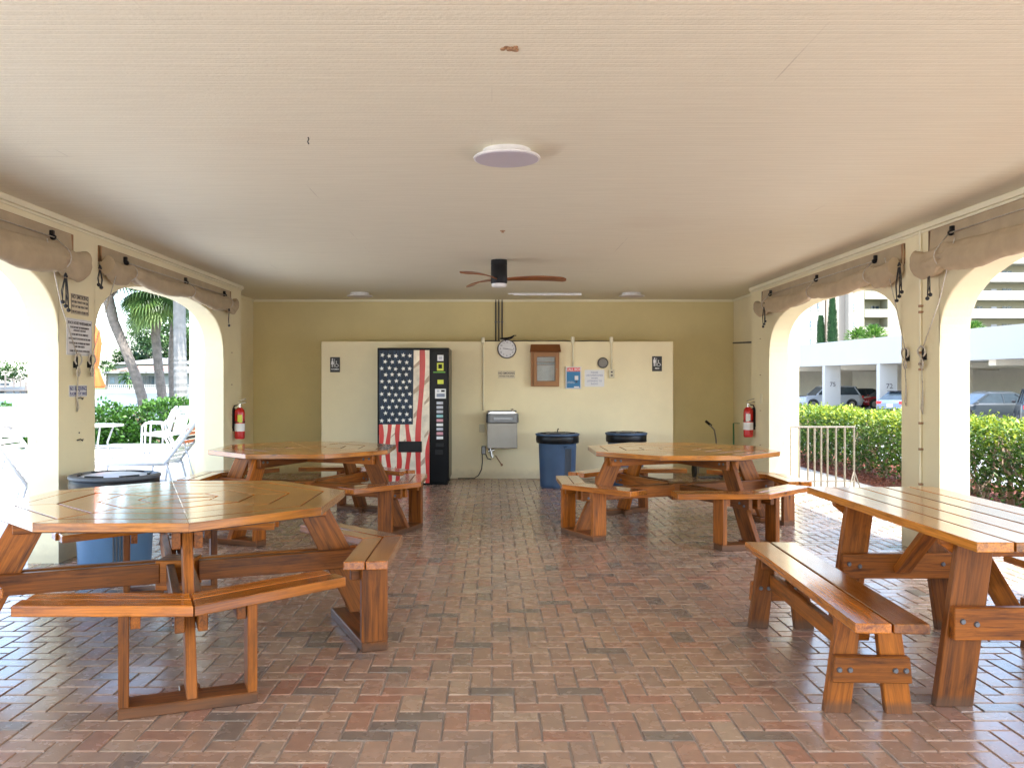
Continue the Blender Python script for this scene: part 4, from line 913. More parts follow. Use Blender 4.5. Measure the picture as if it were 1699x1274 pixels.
g = G(); g.tube([(PX(806), FY-0.05, PZ(753)), (PX(809), FY-0.07, PZ(760)), (PX(815), FY-0.08, PZ(761))], 0.007, 6)
g.tube([(PX(800.5), FY-0.04, PZ(752)), (PX(800.5), FY-0.03, PZ(766)), (PX(799), FY-0.03, PZ(778)), (PX(794), FY-0.03, PZ(788)), (PX(787), FY-0.04, 0.012), (PX(760), FY-0.05, 0.01)], 0.007, 8); build('power_cord', g, 'dark_pipe', wf, smooth=True)

# ------------------------------------------------------------------ rolled canvas blinds, ropes, cleats
def blind(side, ya, yb, ztop, zmid, rr, label, rise_n=0.0, pulleys=(0.12, 0.5, 0.88), cleat=None, sag=0.03, over=(0.0, 0.0), ztop2=None):
    s = 1 if side == 'L' else -1; X = XL if side == 'L' else XR
    ztop2 = ztop if ztop2 is None else ztop2
    t = thing('rolled_blind', (X, (ya+yb)/2, zmid), label, 'blind', 'rolled-up canvas blinds over the arches')
    g = G()
    n = 30; vs = []; fs = []
    for i in range(n+1):
        u = i/n; y = ya+(yb-ya)*u
        zt = ztop+(ztop2-ztop)*u
        for k, (xo, z) in enumerate(((0.012, zt), (0.020, zt), (0.028+0.006*math.sin(u*40), zmid), (0.014, zmid-0.02))): vs.append((X+s*xo, y, z))
    for i in range(n):
        for k in range(3): fs.append((i*4+k, i*4+k+1, i*4+5+k, i*4+4+k))
    fs += [(0, 1, 2, 3), tuple(n*4+k for k in (3, 2, 1, 0))]
    g.add(vs, fs); build('canvas_flap', g, 'canvas', t, smooth='auto')
    g = G(); g.bar((X+s*0.008, ya, (ztop+ztop2)/2-0.02+(ztop-ztop2)/2), (X+s*0.008, yb, (ztop+ztop2)/2-0.02-(ztop-ztop2)/2), 0.014, 0.05); 
    for e in (ya+0.008, yb-0.008): g.box((X+s*0.016, e, (ztop+zmid)/2), (0.028, 0.016, ztop-zmid))
    build('batten', g, 'wood_plain', t)
    # the roll: wrinkled cloth pinched where the ropes hold it
    n = 200; m = 36; vs = []; fs = []; y0_, y1_ = ya-over[0], yb+over[1]
    for i in range(n+1):
        u = i/n; y = y0_+(y1_-y0_)*u
        pinch = min(1, sum(math.exp(-((u-p)*abs(yb-ya)/0.16)**2) for p in pulleys))
        tight = min(1, sum(math.exp(-((u-p)*abs(yb-ya)/0.05)**2) for p in pulleys))
        edges = [0.0]+list(pulleys)+[1.0]; bay = 0
        for q in range(len(edges)-1):
            if edges[q] <= u <= edges[q+1]: bay = math.sin(PI*(u-edges[q])/(edges[q+1]-edges[q]))
        r0 = rr*(0.98+0.12*fbm(u*6, 1)-0.20*tight); zc = zmid-rr*0.55-sag*bay-0.012*fbm(u*5, 5)
        xc = 0.022+rr*0.9
        for j in range(m):
            a = 2*PI*j/m; ca, sa = math.cos(a), math.sin(a)
            fold = 0.12*math.sin(a*2+u*5.0)+0.17*fbm(u*11+ca*1.2, sa*1.6, ca*1.5)+0.20*(0.3+pinch)*fbm(u*abs(yb-ya)*11+sa*2.0, ca*2.2, sa*2.2)+0.05*math.sin(a*6+u*30)*pinch
            low = 1+(0.16+0.35*bay*(0.5+fbm(u*8, 7)))*max(0, -sa)
            vs.append((X+s*(xc+r0*(1+fold)*ca*0.95), y, zc+r0*(1+fold)*low*sa*(1.25 if sa > 0 else 1)))
    for i in range(n):
        for j in range(m): fs.append((i*m+j, i*m+(j+1) % m, (i+1)*m+(j+1) % m, (i+1)*m+j))
    fs += [tuple(range(m)), tuple(n*m+j for j in range(m))]
    g = G(); g.add(vs, fs); build('canvas_roll', g, 'canvas', t, smooth='auto')
    # rope through the pulleys
    g = G(); gp_ = G(); pts = []
    for p in pulleys:
        y = ya+(yb-ya)*p; zt = ztop+(ztop2-ztop)*p; c = Vector((X+s*0.045, y, zt-0.07))
        gp_.box(c+Vector((-s*0.01, 0, 0.02)), (0.03, 0.03, 0.05)); gp_.cyl(c+Vector((0, -0.012, -0.008)), c+Vector((0, 0.012, -0.008)), 0.022, n=12)
        pts.append(c+Vector((s*0.012, 0, -0.01)))
        loop = [c+Vector((s*0.012, 0.004, -0.01))]+[Vector((X+s*(0.02+rr*0.9+rr*0.98*math.cos(a_)), y+0.008, zmid-rr*0.55+rr*1.04*math.sin(a_))) for a_ in [math.radians(d_) for d_ in (48, 25, 0, -25, -50, -75, -100)]]
        g.tube(loop, 0.0045, 5)
    g.tube(pts, 0.005, 5)
    build('pulley', gp_, 'black_plastic', t, bevel=0.003)
    build('pull_rope', g, 'rope', t, smooth=True)
    return t
def top_at(fn, px, py): return fn(px, py)
# left far, left near, right far, right near
SAGX = 1
blL2 = blind('L', 7.42, 11.12, 2.575, 2.44, 0.065, 'rolled tan canvas blind over the far left arch, beside the palm view', pulleys=(0.13, 0.55, 0.92), sag=0.04)
blL1 = blind('L', 3.05, 6.93, 2.585, 2.40, 0.085, 'rolled tan canvas blind over the near left arch, cut off by the photo edge', pulleys=(0.1, 0.5, 0.91), sag=0.035, over=(0, 0.03))
blR2 = blind('R', 7.47, 11.36, 2.60, 2.43, 0.068, 'rolled tan canvas blind over the far right arch above the metal railing', pulleys=(0.13, 0.5, 0.9), sag=0.04)
blR1 = blind('R', 3.3, 7.02, 2.63, 2.42, 0.08, 'rolled tan canvas blind over the near right arch, cut off by the photo edge', pulleys=(0.1, 0.5, 0.9), sag=0.035, over=(0, 0.05))
def bungees(fn, px, py, ln, label, n=3):
    c = fn(px, py, 0.12); t = thing('bungee_cord', c, label, 'bungee cord', 'black ball bungee cords hanging from the blinds')
    g = G(); gb = G()
    for k in range(n):
        dy = (k-(n-1)/2)*0.045; l = ln*(0.75+0.25*((k*37) % 3)/2)
        for e in (-0.006, 0.006): g.tube([c+Vector((0, dy*0.3+e, 0.02)), c+Vector((0.006*(1 if k % 2 else -1), dy+e*1.6, -l*0.5)), c+Vector((0, dy, -l))], 0.0035, 5)
        gb.ball(c+Vector((0, dy, -l)), 0.016)
    g.tube([c+Vector((0, -0.02, 0.03)), c+Vector((0, 0, 0.055)), c+Vector((0, 0.02, 0.03))], 0.008, 6)
    build('cord', g, 'bungee', t); build('ball', gb, 'bungee', t, smooth=True)
bungees(LW, 109, 466, 0.22, 'black bungee cords hanging at the near left blind, just above the NO SMOKING sign')
bungees(LW, 166, 452, 0.14, 'black bungee cords at the near end of the far left blind', 2)
bungees(LW, 380, 520, 0.2, 'single black bungee at the far end of the far left blind', 1)
bungees(RW, 1268, 510, 0.24, 'black bungee cords at the far end of the far right blind')
bungees(RW, 1492, 447, 0.26, 'black bungee cords at the near end of the far right blind, by the pipe', 3)
bungees(RW, 1541, 458, 0.2, 'two black bungee cords under the near right blind', 2)
def cleat(fn, px, py, up_px, up_py, tail, label):
    s = 1 if fn is LW else -1; c = fn(px, py, 0.0); t = thing('rope_cleat', c, label, 'rope cleat', 'rope cleats on the pillars')
    g = G(); g.box(c+Vector((s*0.012, 0, 0)), (0.02, 0.02, 0.05)); g.tube([c+Vector((s*0.03, 0, -0.085)), c+Vector((s*0.026, 0, 0)), c+Vector((s*0.03, 0, 0.085))], [0.006, 0.011, 0.006], 8); build('cleat_horn', g, 'black_plastic', t, smooth='auto')
    g = G(); n = 90; pts = []
    for k in range(n):
        a = k*0.55; rr = 0.042+0.010*fbm(k*0.3); pts.append(c+Vector((s*(0.036+0.012*math.sin(a*.5)+0.006*random.random()), rr*math.sin(a), 0.095*math.cos(a*0.5+0.2*math.sin(a))*(0.85+0.15*random.random()))))
    g.tube(pts, 0.0052, 5)
    build('coiled_rope', g, 'rope', t, smooth=True)
    g = G(); top = fn(up_px, up_py, 0.13); g.tube([c+Vector((s*0.035, 0, 0.06)), (c+top)/2+Vector((0, 0.01, -0.01)), top], 0.0045, 5); build('lead_rope', g, 'rope', t, smooth=True)
    g = G(); L_ = tail; pts = [c+Vector((s*0.03, 0.012, -0.05)), c+Vector((s*0.02, 0.03, -0.05-L_*0.3)), c+Vector((s*0.015, 0.022, -0.05-L_*0.6)), c+Vector((s*0.012, 0.035, -0.05-L_)), c+Vector((s*0.018, 0.05, -0.05-L_*0.9)), c+Vector((s*0.018, 0.03, -0.05-L_*0.7)), c+Vector((s*0.02, 0.02, -0.05-L_*0.35))]
    g.tube(pts, 0.0045, 5); build('rope_tail', g, 'rope', t, smooth=True)
cleat(LW, 122, 605, 78, 396, 0.33, 'rope cleat with coiled cord below the large left pillar sign, nearer to the camera')
cleat(LW, 145, 605, 198, 440, 0.04, 'rope cleat with coiled cord below the large left pillar sign, on its far side')
cleat(RW, 1509, 594, 1468, 428, 0.36, 'rope cleat with coiled cord on the right pillar, left of the thin wall pipe')
cleat(RW, 1537, 592, 1584, 394, 0.42, 'rope cleat with coiled cord on the right pillar, right of the thin wall pipe')
# pipe on right pillar
c0 = RW(1527, 378, 0.014); t = thing('wall_pipe', (c0.x, c0.y, 0), 'thin cream pipe running full height on the right pillar between the two rope cleats', 'pipe')
g = G(); g.cyl((c0.x, c0.y, 0.0), (c0.x, c0.y, HC-0.002), 0.011, n=12); build('pipe', g, 'trim_paint', t, smooth='auto')
g = G()
for py in (455, 508, 518, 585, 604, 613, 702, 745, 803):
    z = H+(CY-py)*c0.y/F
    if z > 0: g.box((c0.x+0.004, c0.y, z), (0.018, 0.05, 0.012)); g.cyl((c0.x, c0.y, z-0.01), (c0.x, c0.y, z+0.01), 0.015, n=12)
build_each('clip', g, 'rust', t)
# pillar signs on the left
def pillar_sign(px0, px1, pya, pyb, mat, lines, label, ink='ink_dark', frame=None):
    a = LW(px0, (pya+pyb)/2); b = LW(px1, (pya+pyb)/2); yc = (a.y+b.y)/2; wd = b.y-a.y; pxm = (px0+px1)/2
    zt = H+(CY-pya)*yc/F; zb = H+(CY-pyb)*yc/F
    t = thing('pillar_sign', (XL, yc, zb), label, 'sign')
    g = G(); g.box((XL+0.003, yc, (zt+zb)/2), (0.004, wd, zt-zb)); build('sign_plate', g, mat, t)
    if frame:
        g = G()
        for z in (zt-0.008, zb+0.008): g.box((XL+0.0062, yc, z), (0.002, wd-0.01, 0.003))
        for y in (a.y+0.008, b.y-0.008): g.box((XL+0.0062, y, (zt+zb)/2), (0.002, 0.003, zt-zb-0.02))
        build('sign_border', g, frame, t)
    for (s_, fz_, sz, sxx) in lines: text(s_, sz, (XL+0.006, yc, zt+(zb-zt)*fz_), FACE_PX, ink, t, sx=sxx, bold=0.0005)
pillar_sign(116.5, 146, 489, 523, 'sign_cream', [('NO SMOKING', 0.16, 0.046, 1.0), ('WITHIN TWENTY FIVE (25)', 0.4, 0.026, 0.9), ('FEET OF THIS STRUCTURE', 0.62, 0.026, 0.9), ('THIS INCLUDES E-CIGARETTES', 0.87, 0.024, 0.85)], 'cream NO SMOKING sign, topmost on the left pillar', frame='ink_dark')
pillar_sign(109.5, 151.5, 530, 590, 'sign_white', [('BEACH HOUSE WHEELBARROW', 0.12, 0.034, 0.8), ('PLEASE RETURN THE WHEELBARROW', 0.24, 0.022, 0.85), ('AFTER USE TO ITS PLACE', 0.32, 0.022, 0.85), ('1 HOUR LIMIT FOR ALL RESIDENTS', 0.43, 0.022, 0.85), ('DO NOT LEAVE IT ON THE DOCK OR THE LAWN', 0.55, 0.022, 0.75), ('IT IS FOR THE USE OF OWNERS AND TENANTS', 0.67, 0.022, 0.75), ('AND THEIR GUESTS', 0.76, 0.022, 0.85), ('THANK YOU FOR YOUR COOPERATION', 0.88, 0.022, 0.85)], 'large white framed notice in the middle of the left pillar', frame='label_grey')
pillar_sign(114, 143, 639, 658, 'sign_white', [('NO RESERVING', 0.32, 0.046, 0.88), ('PLACEMENT OF TABLES', 0.74, 0.032, 0.82)], 'small white NO RESERVING sign, lowest on the left pillar', 'ink_blue', frame='ink_blue')
# hooks on the left pillar
for (px, py) in ((131, 661), (131, 730)):
    c = LW(px, py, 0.0); g = G(); g.tube([c+Vector((0.002, -0.04, 0)), c+Vector((0.02, -0.01, 0.008)), c+Vector((0.02, 0.02, -0.006)), c+Vector((0.012, 0.045, 0.004))], 0.005, 6); g.cyl(c+Vector((0, 0, 0.06)), c+Vector((0.006, 0, 0.06)), 0.006, n=8)
    tag(build('wall_hook', g, 'dark_pipe', smooth=True), 'small dark hook on the left pillar '+('right under the NO RESERVING sign' if py < 700 else 'low down, just above the round trash can'), 'hook')
# screw eyes / plates on the arcade end piers
def stud(fn, px, py):
    c = fn(px, py, 0.0); s = 1 if fn is LW else -1; g = G(); g.box(c+Vector((s*0.005, 0, 0)), (0.01, 0.03, 0.008)); return g
for fn, lst, sd_ in ((LW, ((384, 585), (384, 638), (384, 688)), 'left'), (RW, ((1262, 562), (1262, 622), (1262, 681), (1262, 738)), 'right')):
    for k, (px, py) in enumerate(lst):
        tag(build('screw_eye', stud(fn, px, py), 'rust'), 'tiny rusty screw eye on the %s end pier, number %s counted from the top' % (sd_, ('one', 'two', 'three', 'four')[k]), 'screw eye')
c = RW(1264, 661, 0.0); g = G(); g.box(c+Vector((-0.006, 0, 0)), (0.012, 0.07, 0.13)); g.box(c+Vector((-0.013, 0, 0.03)), (0.004, 0.03, 0.03)); g.box(c+Vector((-0.013, 0, -0.03)), (0.004, 0.03, 0.03))
tag(build('outlet_plate', g, 'trim_paint', bevel=0.004), 'cream outlet plate on the right end pier above the fire extinguisher', 'outlet')
# thin pipe on right recess wall
g = G(); a = Vector((XRR-0.012, YE_R+0.06, H+(CY-567)*12/F)); b = Vector((XRR-0.012, YB-0.02, H+(CY-568)*13.3/F)); g.tube([a, b], 0.012, 8); g.box(a+Vector((-0.01, 0, -0.02)), (0.03, 0.04, 0.06))
tag(build('branch_pipe', g, 'dark_pipe'), 'short dark horizontal pipe on the recess wall at the back right', 'pipe')

# ------------------------------------------------------------------ fire extinguishers
def extinguisher(c, s, label):
    t = thing('fire_extinguisher', c, label, 'fire extinguisher', 'red fire extinguishers on the end piers')
    g = G(); g.lathe([(0.055, 0), (0.063, 0.012), (0.065, 0.03), (0.065, 0.34), (0.058, 0.375), (0.035, 0.40), (0.02, 0.41)], (0, 0, 0), 32); build('cylinder', g, 'extinguisher_red', t, world=False, smooth='auto')
    g = G(); g.lathe([(0.0655, 0.10), (0.066, 0.10), (0.066, 0.20), (0.0655, 0.20)], (0, 0, 0), 32); build('label_lower', g, 'label_white', t, world=False, smooth='auto')
    g = G(); g.box((s*0.02, -0.0635, 0.265), (0.06, 0.008, 0.10)); build('label_upper', g, 'label_yellow' if s > 0 else 'label_white', t, world=False, bevel=0.002)
    g = G(); g.lathe([(0.066, 0.215), (0.068, 0.215), (0.068, 0.228), (0.066, 0.228)], (0, 0, 0), 32); g.box((-s*0.075, 0, 0.25), (0.02, 0.06, 0.3)); build('bracket', g, 'black_plastic', t, world=False)
    g = G(); g.cyl((0, 0, 0.405), (0, 0, 0.45), 0.02, n=14); g.cyl((0, -0.02, 0.43), (0, -0.04, 0.43), 0.017, n=14); build('valve', g, 'chrome', t, world=False, smooth='auto')
    g = G(); g.bar((-0.03, 0, 0.455), (0.085, 0, 0.475), 0.022, 0.008); g.bar((-0.02, 0, 0.485), (0.08, 0, 0.52), 0.022, 0.008); build('lever', g, 'steel', t, world=False)
    g = G(); g.tube([(-s*0.02, -0.01, 0.44), (-s*0.06, -0.03, 0.43), (-s*0.085, -0.03, 0.36), (-s*0.08, -0.035, 0.25), (-s*0.078, -0.035, 0.14)], [0.009, 0.009, 0.009, 0.009, 0.013], 8); build('hose', g, 'black_plastic', t, world=False, smooth=True)
    return t
extinguisher(Vector((XL+0.088, 11.3, H+(CY-728)*11.3/F)), 1, 'red fire extinguisher with yellow tag on the left end pier')
extinguisher(Vector((XR-0.088, 11.75, H+(CY-725)*11.75/F)), -1, 'red fire extinguisher with white labels on the right end pier')
# hand truck and green pole at the back right
hx, hy = (1188-CX)*12.9/F, 12.9; t = thing('hand_truck', (hx, hy, 0), 'hand truck with bent steel handle and black grip behind the right octagonal table', 'hand truck')
g = G(); q = W(1188, 728, 12.9); g.tube([(q.x+0.05, 12.95, 0.06), (q.x+0.02, 12.92, 0.4), (q.x, 12.9, q.z), (q.x-0.03, 12.88, H+(CY-713)*12.9/F), (W(1176, 703, 12.9).x, 12.85, H+(CY-704)*12.9/F)], 0.012, 8); g.tube([(q.x-0.25, 12.95, 0.06), (q.x-0.26, 12.92, 0.42)], 0.012, 8)
for z in (0.15, 0.38): g.tube([(q.x-0.25, 12.94, z), (q.x+0.03, 12.94, z)], 0.01, 6)
build('frame', g, 'steel', t, smooth='auto')
g = G(); a = W(1180, 706, 12.87); b = W(1171, 698.5, 12.85); g.tube([a, b], 0.02, 10); build('grip', g, 'black_plastic', t, smooth='auto')
g = G(); g.box((q.x-0.11, 12.85, 0.02), (0.32, 0.18, 0.012)); build('toe_plate', g, 'steel_dark', t)
g = G()
for dx in (-0.30, 0.10): g.cyl((q.x+dx-0.02, 13.0, 0.10), (q.x+dx+0.02, 13.0, 0.10), 0.10, n=20)
build_each('wheel', g, 'tyre', t, smooth='auto')
g = G(); a = W(1217, 702, 13.2); b = Vector((a.x-0.05, 13.0, 0.01)); g.tube([b, a], 0.012, 8); g.tube([a, a+Vector((0.15, 0.0, -0.004))], 0.004, 5)
tag(build('garden_pole', g, 'hand_green', smooth='auto'), 'thin green pole leaning in the back right corner beside the fire extinguisher', 'pole')

# ------------------------------------------------------------------ railing outside the far right arch
rz_ = 11.9; t = thing('metal_railing', ((1365-CX)*rz_/F, rz_, 0), 'weathered metal railing standing outside the far right arch in front of the hedge', 'railing')
def QX(px): return (px-CX)*rz_/F
zt = H+(CY-708.5)*rz_/F; g = G(); g.cyl((QX(1311), rz_, zt), (QX(1419), rz_, zt), 0.014, n=10); g.cyl((QX(1311), rz_, 0.06), (QX(1419), rz_, 0.06), 0.011, n=10); build('rail', g, 'rail_paint', t, smooth='auto')
for px in (1311.5, 1326, 1340.5, 1351.5, 1362.5, 1373, 1387, 1401.5, 1417): g = G(); g.cyl((QX(px), rz_, -0.03), (QX(px), rz_, zt), 0.0135, n=10); build('baluster', g, 'rail_paint', t, smooth='auto')
g = G(); g.tube([(QX(1417), rz_, 0.2), (QX(1428), rz_+0.02, -0.03)], 0.009, 6); g.tube([(QX(1417), rz_, 0.2), (QX(1404), rz_-0.1, -0.03)], 0.009, 6); build_each('brace', g, 'rail_paint', t)

# ------------------------------------------------------------------ leaves helper and planting
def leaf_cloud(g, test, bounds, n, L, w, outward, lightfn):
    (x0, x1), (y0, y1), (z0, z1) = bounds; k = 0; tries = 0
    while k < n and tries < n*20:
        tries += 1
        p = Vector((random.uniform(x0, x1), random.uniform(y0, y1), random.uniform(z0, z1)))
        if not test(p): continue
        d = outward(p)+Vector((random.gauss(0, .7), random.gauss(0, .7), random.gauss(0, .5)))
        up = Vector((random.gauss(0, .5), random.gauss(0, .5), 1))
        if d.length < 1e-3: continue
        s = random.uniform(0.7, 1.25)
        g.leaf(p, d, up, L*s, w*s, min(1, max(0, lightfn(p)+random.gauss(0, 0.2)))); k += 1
# right hedge
hedge = thing('hedge', (6.3, 14, -0.05), 'bright green trimmed hedge with bare woody stems in front of the covered car park', 'hedge')
hx_ = lambda y: 6.22-0.04*(y-10)
def hedge_test(p):
    dx = abs(p.x-hx_(p.y)); top = 0.94+0.07*fbm(p.x*2, p.y*1.6)+0.03*fbm(p.x*9, p.y*9)
    if p.z > top or dx > 0.62+0.1*fbm(p.y*1.4, p.z*3): return False
    low = 0.20+0.14*fbm(p.y*1.2, 3.3)
    if p.z < low: return random.random() < 0.30*(p.z/low)
    core = min(top-p.z, 0.62-dx); dens = 0.35+0.65*(1 if core < 0.16 else 0.3)
    if fbm(p.x*4, p.y*3, p.z*4) < -0.22 and p.z < top-0.12: return random.random() < 0.25
    return random.random() < dens*(0.62+0.38*(p.z-low)/(top-low))
g = G(); leaf_cloud(g, hedge_test, ((5.4, 7.3), (7.6, 21), (0.02, 1.08)), 52000, 0.062, 0.036, lambda p: Vector(((p.x-hx_(p.y))*1.2, 0, 0.6)), lambda p: 0.18+0.55*max(0, (p.z-0.3)/0.7)**1.5)  # leaf colour lightens towards the top: sunlight painted into the foliage
# sprigs standing up from the top
for k in range(160):
    y = random.uniform(8, 21); x = hx_(y)+random.uniform(-.5, .5); h = random.uniform(0.04, 0.16)
    for q in range(7): g.leaf(Vector((x+random.gauss(0, .015), y+random.gauss(0, .015), 0.9+h*q/7)), Vector((random.gauss(0, 1), random.gauss(0, 1), 0.9)), Vector((0, 0, 1)), 0.055, 0.03, random.uniform(0.6, 1))
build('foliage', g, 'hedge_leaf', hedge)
g = G(); y = 7.7
while y < 21:
    x = hx_(y)+random.uniform(-.15, .15)
    for k in range(random.randint(4, 6)):
        a = random.uniform(0, 6.28); sp = random.uniform(0.15, 0.42); b = Vector((x+random.uniform(-.05, .05), y+random.uniform(-.05, .05), -0.06))
        p1 = b+Vector((math.cos(a)*sp*.35, math.sin(a)*sp*.35, 0.22)); p2 = b+Vector((math.cos(a)*sp+random.gauss(0, .04), math.sin(a)*sp+random.gauss(0, .04), 0.52)); p3 = p2+Vector((random.gauss(0, .08), random.gauss(0, .08), 0.3))
        g.tube([b, p1, p2, p3], [0.026, 0.02, 0.013, 0.006], 6)
        for j in range(2):
            q0 = p1.lerp(p2, random.random()); g.tube([q0, q0+Vector((random.gauss(0, .12), random.gauss(0, .12), 0.2)), q0+Vector((random.gauss(0, .2), random.gauss(0, .2), 0.4))], [0.009, 0.007, 0.003], 5)
    y += random.uniform(0.42, 0.62)
build('stem', g, 'twig', hedge, smooth=True)
# mulch chips (loose bark on the bed)
g = G()
for k in range(4500):
    x = random.uniform(5.35, 7.2); y = random.uniform(7.6, 19); a = random.uniform(0, 3.14); s = random.uniform(0.02, 0.05)
    g.box((x, y, -0.042+random.uniform(0, 0.02)), (s, s*0.4, 0.008), RZ(a) @ RX(random.gauss(0, .4)) @ RY(random.gauss(0, .4)))
tag(build('mulch_chips', g, 'mulch'), 'red bark mulch under the hedge', 'mulch', kind='stuff')
# left bushes
def bush(cx, cy, rx, ry, h, n, label, seed):
    t = thing('leafy_bush', (cx, cy, -0.02), label, 'bush', 'green bushes at the edge of the deck'); random.seed(seed)
    def tst(p):
        e = ((p.x-cx)/rx)**2+((p.y-cy)/ry)**2; top = h*math.sqrt(max(0, 1-e*0.85))*(1+0.22*fbm(p.x*1.6, p.y*1.6, seed))+0.05*fbm(p.x*6, p.y*6)
        if e > 1.05 or p.z > top: return False
        if fbm(p.x*4+seed, p.y*4, p.z*4) < -0.25: return random.random() < 0.25
        return random.random() < (0.9 if top-p.z < 0.2 or e > 0.6 else 0.2)
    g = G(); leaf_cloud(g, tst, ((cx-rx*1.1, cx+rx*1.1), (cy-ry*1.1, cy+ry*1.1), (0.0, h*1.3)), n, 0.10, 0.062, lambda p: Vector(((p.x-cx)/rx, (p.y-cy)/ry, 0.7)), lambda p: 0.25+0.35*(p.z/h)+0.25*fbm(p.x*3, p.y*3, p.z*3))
    build('foliage', g, 'bush_leaf', t)
    g = G()
    for k in range(9):
        a = random.uniform(0, 6.28); g.tube([(cx+random.gauss(0, .2), cy+random.gauss(0, .1), -0.03), (cx+math.cos(a)*rx*.4, cy+math.sin(a)*ry*.4, h*.4), (cx+math.cos(a)*rx*.6, cy+math.sin(a)*ry*.6, h*.72)], [0.03, 0.02, 0.008], 6)
    build('stem', g, 'twig', t)
bush(-11.3, 19.7, 0.9, 0.9, 0.95, 3000, 'green leafy bush partly hidden by the left pillar and the orange umbrella', 3)
bush(-9.3, 19.6, 1.5, 0.9, 0.98, 6000, 'widest green leafy bush, behind the white patio table and in front of the leaning palm', 4)
bush(-7.3, 19.6, 1.5, 0.9, 1.06, 6000, 'green leafy bush behind the white strap chairs, at the foot of the pale palm trunk', 5)

# ------------------------------------------------------------------ palms
def palm(path, rads, label, bark='bark', crown=True, seed=1, nf=34, fl=1.15, boots=False, kind='fan'):
    random.seed(seed); base = Vector(path[0]); t = thing('palm_tree', base, label, 'palm tree', 'palm trees by the water')
    # smooth path
    P = []; R = []; n = 60
    for i in range(n+1):
        u = i/n*(len(path)-1); k = min(int(u), len(path)-2); f = u-k; f2 = f*f*(3-2*f)*0.4+f*0.6
        P.append(Vector(path[k]).lerp(Vector(path[k+1]), f2)); R.append((rads[k]*(1-f)+rads[k+1]*f)*(1+0.05*(i % 2)+0.04*fbm(i*0.7, seed)))
    g = G(); g.tube(P, R, 14); build('trunk', g, bark, t, smooth=False)
    top = P[-1]; up = (P[-1]-P[-3]).normalized()
    if boots:
        g = G()
        for k in range(60):
            a = k*2.4; f = random.random(); q = P[-1-int(f*12)]; d = Vector((math.cos(a), math.sin(a), 0)); g.bar(q+d*R[-1]*0.8, q+d*(R[-1]+0.09)+Vector((0, 0, 0.16)), 0.06, 0.02)
        build('leaf_boots', g, 'bark', t)
    if not crown: return t
    g = G()
    for k in range(nf):
        a = k*2.399+random.uniform(-.2, .2); el = random.uniform(-0.95, 1.1); d = Vector((math.cos(a)*math.cos(el), math.sin(a)*math.cos(el), math.sin(el)))
        pl = fl*random.uniform(0.7, 1.05); mid = top+d*pl*.6+Vector((0, 0, 0.05)); end = top+d*pl+Vector((0, 0, -0.10*pl)); g.tube([top, mid, end], [0.016, 0.012, 0.008], 5, rnd=0.6)
        fd = (end-mid).normalized(); side = fd.cross(Vector((0, 0, 1))).normalized() if abs(fd.z) < 0.98 else Vector((1, 0, 0)); nn_ = side.cross(fd)
        col = random.uniform(0.1, 0.7) if el > -0.5 else random.uniform(0.5, 1)
        nb = 26
        for j in range(nb):
            th = math.radians(-118+236*j/(nb-1)); bd = (fd*math.cos(th)+side*math.sin(th)+nn_*0.12).normalized(); bl = fl*0.78*(0.72+0.28*math.cos(th*0.6))*random.uniform(.9, 1.05)
            wv = bd.cross(nn_).normalized()*0.021
            p0 = end; p1 = end+bd*bl*.55; p2 = end+bd*bl*.85+Vector((0, 0, -0.10*bl)); p3 = end+bd*bl+Vector((0, 0, -0.34*bl))
            r_ = min(1, max(0, col+random.gauss(0, .1)))
            g.add([p0-wv*.3, p0+wv*.3, p1+wv*1.2, p1-wv*1.2, p2+wv*.8, p2-wv*.8, p3], [(0, 1, 2, 3), (3, 2, 4, 5), (5, 4, 6)], None, r_)
    build('crown', g, 'palm_leaf', t)
    return t
pz = 22.5
def A(px, py, z=pz): return tuple(W(px, py, z))
def base(px, z=pz): return ((px-CX)*z/F, z, -0.05)
palm([base(243), A(236, 660), A(224, 620), A(206, 575), A(189, 535), A(178, 490), A(176, 420)], [0.14, 0.125, 0.12, 0.12, 0.125, 0.14, 0.15], 'leaning palm with grey curved trunk, leftmost in the far left arch', seed=2, boots=True, nf=26, fl=0.85)
palm([base(275, 23.2), A(270, 665, 23.2), A(263, 610, 23.2), A(258, 555, 23.2), A(263, 480, 23.2)], [0.13, 0.12, 0.115, 0.115, 0.13], 'upright palm whose fan fronds droop from the top of the far left arch', seed=5, nf=60, fl=0.78, boots=True)
palm([base(290, 25), A(287, 665, 25), A(285, 600, 25), A(288, 540, 25), A(290, 462, 25)], [0.11, 0.10, 0.10, 0.10, 0.11], 'thin dark palm trunk just left of the pale trunk', seed=8, nf=36, fl=0.75)
palm([base(300, 21.5), A(300, 660, 21.5), A(299, 600, 21.5), A(298, 540, 21.5), A(297, 440, 21.5), A(297, 380, 21.5)], [0.17, 0.16, 0.15, 0.145, 0.14, 0.12], 'pale grey-white palm trunk at the right side of the far left arch', bark='bark_white', seed=9, nf=24)

